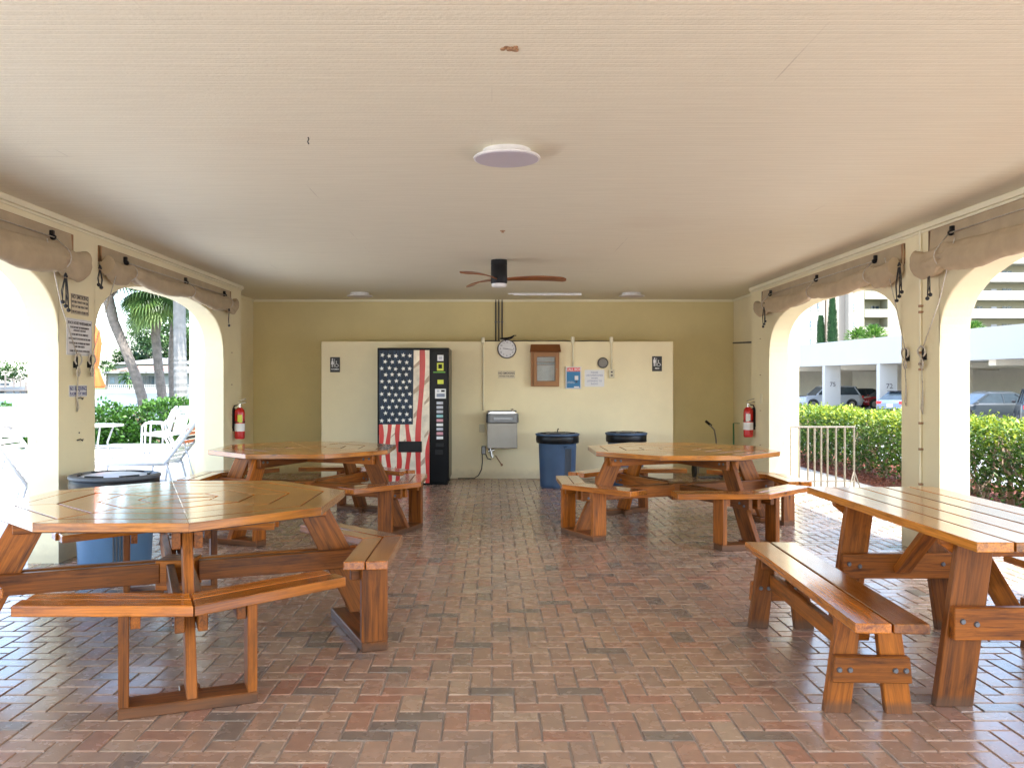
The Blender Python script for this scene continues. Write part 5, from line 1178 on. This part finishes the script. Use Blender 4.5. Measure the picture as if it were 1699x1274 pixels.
# ------------------------------------------------------------------ patio furniture outside left
def patio_table(loc, label):
    t = thing('patio_table', loc, label, 'patio table'); g = G(); g.lathe([(0.48, 0.695), (0.50, 0.70), (0.50, 0.722), (0.47, 0.724), (0.001, 0.724)], (0, 0, 0), 40); build('top', g, 'white_metal', t, world=False, smooth='auto')
    for k in range(4):
        a = PI/4+k*PI/2; d = Vector((math.cos(a), math.sin(a), 0)); g = G(); g.tube([d*0.36+Vector((0, 0, 0.69)), d*0.26+Vector((0, 0, 0.42)), d*0.27+Vector((0, 0, 0.3)), d*0.42+Vector((0, 0, 0.12)), d*0.46], 0.016, 8); build('leg', g, 'white_metal', t, world=False, smooth=True)
    g = G(); g.tube([(0.26*math.cos(2*PI*k/20), 0.26*math.sin(2*PI*k/20), 0.36) for k in range(20)], 0.011, 6, closed=True); build('ring', g, 'white_metal', t, world=False, smooth=True)
patio_table(((152-CX)*14.5/F, 14.5, -0.012), 'white round patio table beside the left pillar, seen through the far left arch')
def strap_chair(loc, rz, label):
    t = thing('patio_chair', loc, label, 'patio chair', 'white strap patio chairs by the bushes', rz); g = G()
    for s in (-1, 1):
        g.tube([(s*0.27, -0.28, 0), (s*0.27, -0.26, 0.58), (s*0.27, -0.2, 0.64), (s*0.27, 0.18, 0.62), (s*0.25, 0.3, 0.9)], 0.019, 8); g.tube([(s*0.27, 0.34, 0), (s*0.27, 0.15, 0.36), (s*0.27, 0.1, 0.62)], 0.019, 8); g.tube([(s*0.25, -0.27, 0.42), (s*0.25, 0.18, 0.36), (s*0.25, 0.34, 0.94)], 0.017, 8)
    g.tube([(-0.25, 0.34, 0.94), (0.25, 0.34, 0.94)], 0.017, 8); g.tube([(-0.25, -0.27, 0.42), (0.25, -0.27, 0.42)], 0.017, 8); build('frame', g, 'white_metal', t, world=False, smooth=True)
    g = G()
    for k in range(7): f = (k+.5)/7; g.box((0, -0.27+0.45*f, 0.42-0.06*f+0.008), (0.5, 0.05, 0.005), RX(-0.13))
    build('seat_straps', g, 'strap_white', t, world=False); g = G()
    for k in range(8): f = (k+.7)/8.4; g.box((0, 0.18+0.16*f-0.008, 0.36+0.58*f), (0.5, 0.005, 0.052), RX(-0.27))
    build('back_straps', g, 'strap_white', t, world=False)
strap_chair(((262-CX)*17.2/F, 17.2, -0.012), math.radians(-75), 'white strap armchair left of the tilted lounger, near the bushes')
strap_chair(((287-CX)*17.9/F, 17.7, -0.012), math.radians(-95), 'white strap armchair closest to the bushes, partly behind another armchair')
def lounger(loc, rz, label, mats=('strap_white', 'strap_orange', 'strap_black')):
    t = thing('sun_lounger', loc, label, 'sun lounger', 'strap sun loungers on the deck', rz)   # length along +x, back raised at +x
    g = G(); bx, bz = 0.46, 0.60
    for s in (-1, 1):
        g.tube([(-1.25, s*0.28, 0.31), (0.0, s*0.28, 0.31)], 0.021, 8); g.tube([(0, s*0.28, 0.31), (bx, s*0.28, 0.31+bz)], 0.021, 8)
        g.tube([(-1.0, s*0.28, 0.31), (-1.05, s*0.28, 0.0)], 0.017, 8); g.tube([(-0.15, s*0.28, 0.31), (-0.2, s*0.28, 0.0), (0.12, s*0.28, 0.0), (0.03, s*0.28, 0.33)], 0.017, 8); g.tube([(bx*.55, s*0.26, 0.31+bz*.55), (bx*.95, s*0.26, 0.0)], 0.009, 6)
    g.tube([(-1.25, -0.28, 0.31), (-1.3, -0.2, 0.30), (-1.3, 0.2, 0.30), (-1.25, 0.28, 0.31)], 0.021, 8); g.tube([(bx, -0.28, 0.31+bz), (bx+.02, -0.22, 0.34+bz), (bx+.02, 0.22, 0.34+bz), (bx, 0.28, 0.31+bz)], 0.021, 8)
    build('frame', g, 'grey_metal' if 'first' in label or 'tilted' in label else 'white_metal', t, world=False, smooth=True)
    g = G()
    for k in range(16): g.box((-1.2+k*0.075, 0, 0.318), (0.052, 0.57, 0.005))
    ang = -math.atan2(bz, bx)
    for k in range(9):
        f = (k+0.6)/9.6
        if f > 0.82: continue
        mi = 0 if f < 0.42 else (1, 2, 1, 1, 1)[int((f-0.42)/0.1) % 5]
        g.box((bx*f-0.006, 0, 0.31+bz*f+0.006), (0.056, 0.57, 0.006), RY(ang), mi=mi)
    build('straps', g, list(mats), t, world=False)
lounger(((283-CX)*12.0/F, 12.05, -0.012), 0.0, 'tilted sun lounger with orange and black straps right outside the far left arch')
lounger(((292-CX)*15.2/F, 15.3, -0.012), 0.0, 'sun lounger with orange and white straps behind another lounger, against the pier', ('strap_white', 'strap_orange', 'strap_white'))
lounger(((70-CX)*9.4/F, 9.4, -0.012), math.radians(182), 'grey framed lounger seen low in the near left arch beside the pillar', ('strap_white', 'strap_white', 'strap_white'))
# white armchair frames at far left
strap_chair(((12-CX)*16.5/F, 16.8, -0.012), math.radians(30), 'white strap armchair seen at the left photo edge in front of the grass patch')
# closed orange umbrella
ux, uy = (146-CX)*15.2/F, 15.2; t = thing('patio_umbrella', (ux, uy, -0.012), 'closed orange patio umbrella showing behind the left pillar', 'umbrella')
g = G(); g.cyl((ux, uy, 0), (ux, uy, 2.6), 0.02, n=12); build('pole', g, 'white_metal', t)
g = G(); g.lathe([(0.235, 1.32), (0.25, 1.36), (0.17, 1.60), (0.14, 1.68), (0.16, 1.74), (0.20, 2.1), (0.17, 2.3), (0.06, 2.52), (0.015, 2.56)], (ux, uy, 0), 64, fn=lambda a, z: 1+0.16*math.cos(a*8+z*1.5)+0.05*fbm(a*3, z*3)); build('canopy', g, 'umbrella_orange', t, smooth=True)
g = G(); g.lathe([(0.30, 0), (0.30, 0.05), (0.06, 0.09), (0.04, 0.25)], (ux, uy, 0), 32); build('base', g, 'concrete', t)

# ------------------------------------------------------------------ opposite shore
def tree(loc, h, r, n, label, seed, L=0.55, mat='far_leaf', grp='trees on the opposite shore', flat=0.7):
    random.seed(seed); t = thing('broadleaf_tree', loc, label, 'tree', grp); g = G()
    cl = [(random.gauss(0, r*.45), random.gauss(0, r*.35), h*random.uniform(0.55, 0.85), r*random.uniform(.3, .5)) for k in range(14)]
    for k in range(n):
        c = random.choice(cl); d = Vector((random.gauss(0, 1), random.gauss(0, 1), random.gauss(0, 1))).normalized(); p = Vector((c[0], c[1], c[2]))+Vector((d.x, d.y, d.z*flat))*c[3]*random.uniform(.75, 1.05)
        g.leaf(p, d+Vector((random.gauss(0, .6), random.gauss(0, .6), 0)), Vector((0, 0, 1)), L*random.uniform(.7, 1.3), L*.7, min(1, max(0, 0.4+0.35*d.z+random.gauss(0, .15))))
    build('crown', g, mat, t, world=False); g = G(); g.tube([(0, 0, 0), (0.1, 0, h*.3), (0, 0, h*.6)], [h*.035, h*.028, h*.015], 8)
    for k in range(6): c = cl[k]; g.tube([(0, 0, h*.35), (c[0]*.6, c[1]*.6, c[2]*.8), (c[0], c[1], c[2])], [h*.018, h*.012, h*.005], 6)
    build('trunk', g, 'bark', t, world=False); return t
def FP(px, z): return ((px-CX)*z/F, z, 0.2)
tree(FP(262, 196), 15.5, 9.5, 5200, 'wide umbrella-shaped tree on the opposite shore behind the white house', 21, 0.8)
tree(FP(308, 190), 12.5, 6, 2500, 'tree on the opposite shore just right of the pale palm trunk', 22, 0.8)
tree(FP(225, 205), 11, 5, 1800, 'low round tree between the leaning palm and the far house roofs', 23, 0.8)
tree(FP(8, 230), 6.5, 6, 1200, 'low tree line behind the boats at the left photo edge', 24, 0.9)
def far_palm(px, z, h, label, seed):
    random.seed(seed); t = thing('distant_palm', FP(px, z), label, 'palm tree', 'small palms on the opposite shore'); g = G(); g.tube([(0, 0, 0), (0.2, 0, h*.5), (0, 0, h)], [0.2, 0.16, 0.14], 7); build('trunk', g, 'bark', t, world=False); g = G()
    for k in range(70):
        a = random.uniform(0, 6.28); el = random.uniform(-0.9, 1.2); d = Vector((math.cos(a)*math.cos(el), math.sin(a)*math.cos(el), math.sin(el))); e = Vector((0, 0, h))+d*1.9
        g.leaf(Vector((0, 0, h))+d*.4, d, Vector((0, 0, 1)), 1.1, .35, random.random()); g.leaf(e-d*.6, d+Vector((0, 0, -.6)), Vector((0, 0, 1)), .9, .3, random.random())
    build('crown', g, 'far_leaf', t, world=False)
far_palm(176, 160, 4.3, 'small palm on the opposite shore beside the orange umbrella', 31); far_palm(186, 168, 3.6, 'shorter small palm on the opposite shore left of the low house', 32)
far_palm(214, 153, 2.2, 'tiny palm in front of the low house across the water', 33)
# house with terrace
hz = 160.0
def hX(px): return (px-CX)*hz/F
def hZ(py): return H+(CY-py)*hz/F
h1 = thing('waterfront_house', (hX(240), hz, 0.2), 'low white house with pinkish hip roof and wide dark windows across the water', 'house', 'houses on the opposite shore')
g = G(); g.box(((hX(176)+hX(330))/2, hz+5, (0.2+hZ(616))/2), (hX(330)-hX(176), 10, hZ(616)-0.2)); build('wall', g, 'house_wall', h1)
g = G(); xa, xb = hX(172), hX(333); za, zb_ = hZ(617), hZ(606)
g.add([(xa, hz-1, za), (xb, hz-1, za), (xb, hz+11, za), (xa, hz+11, za), (xa+5, hz+4, zb_), (xb-5, hz+4, zb_), (xa+5, hz+6, zb_), (xb-5, hz+6, zb_)], [(0, 1, 5, 4), (1, 2, 7, 5), (2, 3, 6, 7), (3, 0, 4, 6), (4, 5, 7, 6), (3, 2, 1, 0)]); build('roof', g, 'roof_tile', h1)
g = G(); g.box((hX(208), hz-1.1, hZ(618)), (hX(246)-hX(170), 0.3, 0.35)); g.box((hX(290), hz-1.1, hZ(618)), (hX(333)-hX(248), 0.3, 0.35)); build_each('fascia', g, 'house_wall', h1)
for k, (a, b, c_, d) in enumerate(((183, 190, 626, 636), (197, 203, 624, 641), (204, 210, 624, 641), (211, 217, 624, 641), (237, 243, 624, 639), (244, 250, 624, 639), (251, 256, 624, 639))):
    g = G(); g.box(((hX(a)+hX(b))/2, hz-0.03, (hZ(c_)+hZ(d))/2), (hX(b)-hX(a), 0.1, hZ(c_)-hZ(d))); build('window', g, 'glass_blue' if k < 4 else 'glass_dark', h1)
g = G(); g.box(((hX(262)+hX(280))/2, hz-0.05, hZ(632)), (hX(280)-hX(262), 0.12, 1.6)); build('garage_door', g, 'house_wall', h1)
h2 = thing('upper_house', (hX(235)*1.12, hz*1.12, 0.2), 'two-storey white house rising behind the low waterfront house', 'house', 'houses on the opposite shore'); z2 = hz*1.12
def uX(px): return (px-CX)*z2/F
def uZ(py): return H+(CY-py)*z2/F
g = G(); g.box(((uX(188)+uX(312))/2, z2+6, uZ(604)/2+.1), (uX(312)-uX(188), 12, uZ(604)-.2)); build('wall', g, 'house_wall', h2)
g = G(); xa, xb = uX(184), uX(316); za, zb_ = uZ(604), uZ(592)
g.add([(xa, z2-1, za), (xb, z2-1, za), (xb, z2+13, za), (xa, z2+13, za), (xa+8, z2+6, zb_), (xb-6, z2+6, zb_)], [(0, 1, 5, 4), (2, 3, 4, 5), (1, 2, 5), (3, 0, 4), (3, 2, 1, 0)]); build('roof', g, 'roof_white', h2)
g = G(); g.box((uX(244), z2-0.05, uZ(609)), (1.0, 0.15, 0.8)); build('window', g, 'glass_dark', h2)
# dock and boats
def boat(px, z, L, label, cab=True):
    x = (px-CX)*z/F; t = thing('motor_boat', (x, z, -0.27), label, 'boat', 'white boats at the far docks'); g = G(); n = 12; vs = []; fs = []
    for i in range(n+1):
        u = i/n; hw = 1.3*(1-max(0, (u-.45)/.55)**2.2)+.04; xx = -L/2+L*u; sh = 0.25*u*u
        vs += [(xx, -hw, 1.0+sh), (xx, -hw*.7, 0), (xx, hw*.7, 0), (xx, hw, 1.0+sh)]
    for i in range(n):
        for k in range(4): fs.append((i*4+k, i*4+(k+1) % 4, i*4+4+(k+1) % 4, i*4+4+k))
    fs += [(0, 1, 2, 3), tuple(n*4+k for k in (3, 2, 1, 0))]; g.add(vs, fs); build('hull', g, 'boat_white', t, world=False)
    if cab:
        g = G(); g.add([(-L*.2, -.9, 1), (L*.22, -.8, 1.1), (L*.22, .8, 1.1), (-L*.2, .9, 1), (-L*.15, -.8, 1.9), (L*.08, -.7, 1.9), (L*.08, .7, 1.9), (-L*.15, .8, 1.9)], [(0, 1, 5, 4), (1, 2, 6, 5), (2, 3, 7, 6), (3, 0, 4, 7), (4, 5, 6, 7)]); build('cabin', g, 'boat_white', t, world=False)
        g = G(); g.box((-L*.02, -.86, 1.55), (L*.2, .05, .3)); build('window', g, 'glass_dark', t, world=False)
boat(14, 148, 7.5, 'white cabin boat at the far dock, leftmost in the near left arch'); boat(38, 147, 5, 'small open boat next to the leftmost cabin boat', False)
t = thing('boat_dock', ((24-CX)*146/F, 146, -0.27), 'dark wooden dock with tall pilings and boat lift on the far shore', 'dock'); g = G(); g.box(((22-CX)*146/F, 146.3, 0.2), (7.5, 1.2, 0.15)); build('deck', g, 'dock_wood', t)
g = G(); 
for px, h in ((9, 3.0), (23, 2.2), (34, 2.4), (43, 1.6)): g.cyl(((px-CX)*146/F, 146, -.6), ((px-CX)*146/F, 146, h), 0.17, n=8)
build_each('piling', g, 'dock_wood', t); g = G()
for (a, b, h) in ((9, 23, 2.2), (23, 43, 2.0), (15, 34, 1.4)): g.box((((a+b)/2-CX)*146/F, 146, h), ((b-a)*146/F, .12, .12))
build_each('beam', g, 'dock_wood', t)
# small white railing on the far sea wall
g = G(); z = 150.6
for k in range(80): x = (180-CX)*z/F+k*0.35; g.box((x, z, 0.75), (0.05, 0.05, 0.8))
g.box(((180-CX)*z/F+14, z, 1.15), (28, .06, .06)); tag(build('far_railing', g, 'bldg_white'), 'low white railing along the far sea wall in front of the low house', 'railing')

# ------------------------------------------------------------------ car park
def facX(z): return 31.56-0.155*z
cp = thing('car_park', (facX(50), 50, -0.43), 'white open-sided car park with deep plain parapet and square columns behind the hedge', 'car park')
dirv = Vector((-0.155, 1, 0)).normalized(); nrm = Vector((dirv.y, -dirv.x, 0))
def FPt(z, off, h): b = Vector((facX(z), z, 0)); return b+nrm*off+Vector((0, 0, h))
def slab_along(g, z0, z1, o0, o1, h0, h1, h0b=None, h1b=None, mi=0):
    h0b = h0 if h0b is None else h0b; h1b = h1 if h1b is None else h1b
    vs = [FPt(z0, o0, h0), FPt(z0, o1, h0), FPt(z1, o1, h0b), FPt(z1, o0, h0b), FPt(z0, o0, h1), FPt(z0, o1, h1), FPt(z1, o1, h1b), FPt(z1, o0, h1b)]
    g.add(vs, [(0, 1, 2, 3), (7, 6, 5, 4), (0, 4, 5, 1), (1, 5, 6, 2), (2, 6, 7, 3), (3, 7, 4, 0)], mi=mi)
g = G(); slab_along(g, 18, 92, -0.3, 0, 2.58, 4.28, 2.58, 4.0); build('parapet', g, 'bldg_white', cp)
g = G(); slab_along(g, 18, 92, 0.004, 18, 2.62, 3.1); build('deck_slab', g, 'garage_beige', cp)
g = G(); slab_along(g, 50, 92, 12.6, 13, -0.43, 2.615); slab_along(g, 30, 38, 17.6, 18, -0.43, 2.615); slab_along(g, 91.6, 92, 0.1, 17.5, -0.43, 2.615); build('rear_wall', g, 'garage_beige', cp)
g = G()
for z in (43.5, 50, 58, 64): slab_along(g, z, z+.5, 0.5, 17.5, 2.3, 2.615)
build_each('ceiling_beam', g, 'garage_beige', cp)
for z in (30, 39.8, 46.0, 52.1, 58.2, 64.4, 70.6, 77):
    g = G(); c = FPt(z, 0.25, 1.08); w_ = 1.05 if z > 50 else 0.9; 
    if z in (39.8, 46.0): continue
    g.box(c, (w_, 0.45, 3.02)); build('column', g, 'bldg_white', cp)
for z in (47.5, 54.5, 61, 68): g = G(); g.box(FPt(z, 7.0, 1.08), (1.3, 0.5, 3.02)); build('column', g, 'garage_beige', cp)
text('75', 0.42, FPt(58.2, 0.25, 0)+Vector((0, -0.24, H+(CY-638)*58/F)), FACE_CAM, 'ink_dark', cp, 'bay_number'); text('72', 0.42, FPt(52.1, 0.25, 0)+Vector((0.05, -0.24, H+(CY-641)*52/F)), FACE_CAM, 'ink_dark', cp, 'bay_number')
# cars
GR = -0.43
def car(loc, rz, paint, kind, label, plate=False):
    t = thing('parked_car', loc, label, 'car', 'cars parked in the covered car park', rz)
    if kind == 'suv': L, Wd, belt, roof, hood, ca = 4.5, 1.86, 1.02, 1.64, 0.98, (-2.1, -1.75, 0.55, 1.25)
    elif kind == 'hatch': L, Wd, belt, roof, hood, ca = 4.3, 1.8, 0.92, 1.42, 0.88, (-2.0, -1.1, 0.35, 1.15)
    else: L, Wd, belt, roof, hood, ca = 4.7, 1.82, 0.93, 1.42, 0.88, (-1.75, -1.05, 0.3, 1.1)
    hw = Wd/2; n = 26; vs = []; fs = []
    for i in range(n+1):
        u = i/n; x = -L/2+L*u; e = min(u, 1-u); wd = hw*(1-0.22*max(0, 1-e/0.10)**2); zt = belt if x < ca[3]-.1 else hood-(0.16*((x-ca[3]+.1)/(L/2-ca[3]+.1))**2)
        if x < ca[0]+.1 and kind == 'sedan': zt = belt-.02
        endf = max(0, 1-e/0.04); zt -= 0.18*endf; zb = 0.24+0.14*endf
        for (yy, zz) in ((-wd*.92, zb), (-wd, zb+.12), (-wd, (zb+zt)/2), (-wd*.97, zt-.08), (-wd*.88, zt), (wd*.88, zt), (wd*.97, zt-.08), (wd, (zb+zt)/2), (wd, zb+.12), (wd*.92, zb)): vs.append((x, yy, zz))
    m = 10
    for i in range(n):
        for k in range(m): fs.append((i*m+k, i*m+(k+1) % m, (i+1)*m+(k+1) % m, (i+1)*m+k))
    fs += [tuple(range(m)), tuple(n*m+k for k in range(m-1, -1, -1))]
    g = G(); g.add(vs, fs); build('body', g, paint, t, world=False, smooth='auto')
    b0, r0, r1, b1 = ca
    def cab(zl, zh, k0, k1, wl, wh): 
        return [(b0+(r0-b0)*k0, -wl, zl), (b1+(r1-b1)*k0, -wl, zl), (b1+(r1-b1)*k0, wl, zl), (b0+(r0-b0)*k0, wl, zl), (b0+(r0-b0)*k1, -wh, zh), (b1+(r1-b1)*k1, -wh, zh), (b1+(r1-b1)*k1, wh, zh), (b0+(r0-b0)*k1, wh, zh)]
    FB = [(0, 1, 5, 4), (1, 2, 6, 5), (2, 3, 7, 6), (3, 0, 4, 7), (4, 5, 6, 7), (3, 2, 1, 0)]
    g = G(); g.add(cab(belt-.05, roof-.07, 0, 0.9, hw*.9, hw*.74), FB); build('windows', g, 'glass_dark', t, world=False)
    g = G(); g.add(cab(roof-.07, roof, 0.88, 1.12, hw*.755, hw*.66), FB)
    for x_ in (b0+.1, (b0+b1)/2-.05, b1-.1):
        xt = r0+.12 if x_ < b0+.2 else (r1-.05 if x_ > b1-.2 else x_+.04)
        for s in (-1, 1): g.bar((x_, s*hw*.905, belt-.04), (xt, s*hw*.755, roof-.06), 0.09 if x_ != (b0+b1)/2-.05 else .06, 0.03, up=(0, s, 0.2))
    build('roof', g, paint, t, world=False, bevel=0.02)
    for x_ in (-L*.30, L*.31):
        for s in (-1, 1):
            w_ = thing_part = G(); w_.cyl((x_, s*(hw-.2), 0.33), (x_, s*(hw+.01), 0.33), 0.33, n=24); wo = build('wheel', w_, 'tyre', t, world=False, smooth='auto')
            w2 = G(); w2.cyl((x_, s*(hw+.0), 0.33), (x_, s*(hw+.02), 0.33), 0.21, n=20)
            for k in range(5): a = k*2*PI/5; w2.bar((x_, s*(hw+.025), 0.33), (x_+.2*math.cos(a), s*(hw+.025), .33+.2*math.sin(a)), .05, .02, up=(0, 1, 0))
            build('rim', w2, 'steel', wo, world=False)
            w3 = G(); w3.tube([(x_+.37*math.cos(a), s*(hw-.0), .33+.37*math.sin(a)) for a in [math.radians(d) for d in range(0, 190, 15)]], 0.03, 6); build('wheel_arch', w3, 'black_plastic', t, world=False)
    for s in (-1, 1):
        g = G(); g.box((-L/2+.05, s*hw*.74, belt-.16), (.12, .3, .16)); build('tail_light', g, 'extinguisher_red', t, world=False, bevel=.02); g = G(); g.box((L/2-.1, s*hw*.7, hood-.3), (.2, .3, .12)); build('headlight', g, 'label_white', t, world=False, bevel=.02)
        g = G(); g.box((b1-.15, s*(hw+.06), belt+.02), (.12, .16, .12)); build('mirror', g, paint, t, world=False, bevel=.03)
    g = G(); g.box((-L/2+.0, 0, .62), (.03, .34, .17)); build('licence_plate', g, 'label_white', t, world=False)
    g = G(); g.box((-L/2+.06, 0, .36), (.16, Wd*.8, .16)); g.box((L/2-.06, 0, .36), (.16, Wd*.8, .16)); build_each('bumper', g, 'black_plastic', t, world=False, bevel=.03)
    if kind == 'hatch': g = G(); g.box((r0-.15, 0, roof-.02), (.3, Wd*.66, .03)); build('spoiler', g, 'black_plastic', t, world=False, bevel=.008)
    return t
car((24.4, 63, GR), PI, 'car_white', 'suv', 'silver-white SUV parked behind the left numbered column of the car park')
car((29.0, 63.6, GR), PI, 'car_red', 'hatch', 'red car parked between the two numbered columns')
car((29.5, 70, GR), PI, 'car_dark', 'sedan', 'dark car in the deep shade behind the red car, mostly hidden')
car((23.8, 49.3, GR), math.radians(35), 'car_blue', 'hatch', 'pale blue hatchback with rear spoiler right in front of the second numbered column')
car((23.0, 40.4, GR), PI, 'car_grey', 'sedan', 'dark grey sedan seen side-on through the near right arch')
car((23.1, 36.4, GR), math.radians(62), 'car_dark', 'suv', 'black SUV with white licence plate at the right photo edge')
car((26.5, 46.5, GR), PI, 'car_white', 'sedan', 'white car behind the dark grey sedan, only its roof showing')
car((42, 72, GR), PI/2, 'car_white', 'sedan', 'car standing in daylight beyond the back of the car park')
# planter shrubs on the car park deck
def shrub(px, py, z, r, label, seed):
    c = W(px, py, z); random.seed(seed); t = thing('deck_shrub', (c.x, c.y, 3.1), label, 'shrub', 'leafy shrubs on the car park deck'); g = G()
    for k in range(420):
        a = random.uniform(0, 6.28); el = random.uniform(-.2, 1.4); d = Vector((math.cos(a)*math.cos(el), math.sin(a)*math.cos(el), math.sin(el))); g.leaf(Vector((c.x, c.y, c.z-.4))+d*random.uniform(.1, r), d, Vector((0, 0, 1)), r*.55, r*.16, random.uniform(.3, 1))
    build('foliage', g, 'bush_leaf', t); g = G(); g.tube([(c.x, c.y, 3.1), (c.x, c.y, c.z-.2)], .08, 6); build('stem', g, 'twig', t)
shrub(1424, 556, 66, .8, 'leafy shrub on the car park deck, left one of the pair below the balconies', 41); shrub(1450, 552, 64, .8, 'leafy shrub on the car park deck, right one of the pair below the balconies', 42); shrub(1618, 537, 52, .45, 'leafy shrub over the car park parapet at the left of the near right arch', 43)
# garden strip beyond the car park
slab('garden_strip', 36, 120, 44, 118, -0.42, -0.40, 'grass')
# condominium
cz_ = 140.0
def BX(px, z=cz_): return (px-CX)*z/F
def BZ(py, z=cz_): return H+(CY-py)*z/F
cd = thing('condominium', (BX(1500), cz_, -0.43), 'tall cream condominium with recessed balconies and long white walkway parapets', 'building')
NF = 9; fl0 = 13.36-4*2.92     # parapet top of the lowest floor drawn
roofh = 33
g = G(); g.box(((BX(1404)+BX(1434))/2, cz_+8, roofh/2), (BX(1434)-BX(1404), 16, roofh)); g.box(((BX(1473)+BX(1560))/2, cz_+8, roofh/2), (BX(1560)-BX(1473), 16, roofh)); g.box(((BX(1434)+BX(1473))/2, cz_+9.4, roofh/2), (BX(1473)-BX(1434)-.01, 13, roofh))
g.box(((BX(1560)+BX(1900))/2, cz_+9.9, roofh/2), (BX(1900)-BX(1560)-.01, 13, roofh)); build('wall', g, 'bldg_cream', cd)
g = G(); g.box(((BX(1310, 137)+BX(1368, 137))/2, 145, roofh/2), (BX(1368, 137)-BX(1310, 137), 16, roofh)); build('white_wing', g, 'bldg_white', cd)
g = G(); g.box(((BX(1368)+BX(1404))/2, cz_+6.5, roofh/2), (BX(1404)-BX(1368)-.01, 14.6, roofh)); build('stair_tower', g, 'bldg_pink', cd)
g = G(); g.box(((BX(1398)+BX(1406))/2, cz_-1.2, roofh/2), (0.6, 2.2, roofh)); build('tower_fin', g, 'bldg_white', cd)
def win(px0, px1, h0, h1, y, mat='glass_blue'):
    g = G(); g.box(((BX(px0)+BX(px1))/2, y, (h0+h1)/2), (BX(px1)-BX(px0), .12, h1-h0)); w_ = build('window', g, mat, cd)
    g = G(); g.box(((BX(px0)+BX(px1))/2, y-.08, (h0+h1)/2), (.07, .06, h1-h0)); g.box(((BX(px0)+BX(px1))/2, y-.08, (h0+h1)/2), (BX(px1)-BX(px0), .05, .07)); g.box(((BX(px0)+BX(px1))/2, y-.09, h0-.05), (BX(px1)-BX(px0)+.2, .12, .1)); build('window_frame', g, 'bldg_white', w_)
pg = G(); pr = G()
for k in range(9):
    pt = fl0+2.92*k
    if pt > roofh-1: break
    pg.box(((BX(1434)+BX(1473))/2, cz_-.02, pt-.65), (BX(1473)-BX(1434)-.02, .2, 1.3)); pr.box(((BX(1562)+BX(1900))/2, cz_-.1, pt-.7), (BX(1900)-BX(1562), .22, 1.42))
    pg.box(((BX(1434)+BX(1473))/2, cz_+1.4, pt-1.2), (BX(1473)-BX(1434)-.02, 2.8, .2)); pr.box(((BX(1562)+BX(1900))/2, cz_+1.7, pt-1.25), (BX(1900)-BX(1562), 3.3, .22))
    if 3.5 < pt < 24:
        win(1409, 1417.5, pt-.1, pt+.85, cz_-.02); win(1436, 1444, pt-1.1, pt+.7, cz_+2.88, 'glass_dark'); win(1458, 1471, pt-.3, pt+.75, cz_+2.88, 'glass_dark')
        for a in (1343, 1355.5): win(a*0.98+.02*CX, (a+4.5)*0.98+.02*CX, pt-.3, pt+.9, 136.9)
        for a in (1640, 1683): win(a, a+(9 if a == 1640 else 16), pt-.2, pt+.75, cz_+3.38, 'glass_dark')
        g = G(); g.box((BX(1669), cz_+3.36, pt-.3), (.9, .1, 2.0)); build('door', g, 'label_grey', cd)
build('balcony', pg, 'bldg_cream', cd); build('walkway_parapet', pr, 'bldg_white', cd)
# cypresses
def cypress(px, z, top_py, wpx, label, seed):
    random.seed(seed); x = (px-CX)*z/F; h = H+(CY-top_py)*z/F+.4; r = wpx*z/F/2; t = thing('cypress_tree', (x, z, -.42), label, 'tree', 'columnar cypresses before the condominium'); g = G()
    for k in range(2600):
        f = random.random()**.8; a = random.uniform(0, 6.28); rr = r*(1-f)**.6*(1+.25*fbm(a*2, f*9, seed))*random.uniform(.8, 1.05)
        if f < .08: rr *= .6
        d = Vector((math.cos(a), math.sin(a), 1.2)); g.leaf(Vector((rr*math.cos(a), rr*math.sin(a), .6+f*(h-.8))), d, Vector((0, 0, 1)), .55, .26, min(1, max(0, .45+random.gauss(0, .25))))
    build('crown', g, 'cypress_leaf', t, world=False); g = G(); g.tube([(0, 0, 0), (0, 0, h*.8)], [.16, .04], 8); build('trunk', g, 'bark', t, world=False)
cypress(1362, 128, 524, 15, 'shorter dark cypress, left one of the two in front of the condominium', 51); cypress(1381, 127, 493, 19, 'taller dark cypress, right one of the two in front of the condominium', 52)
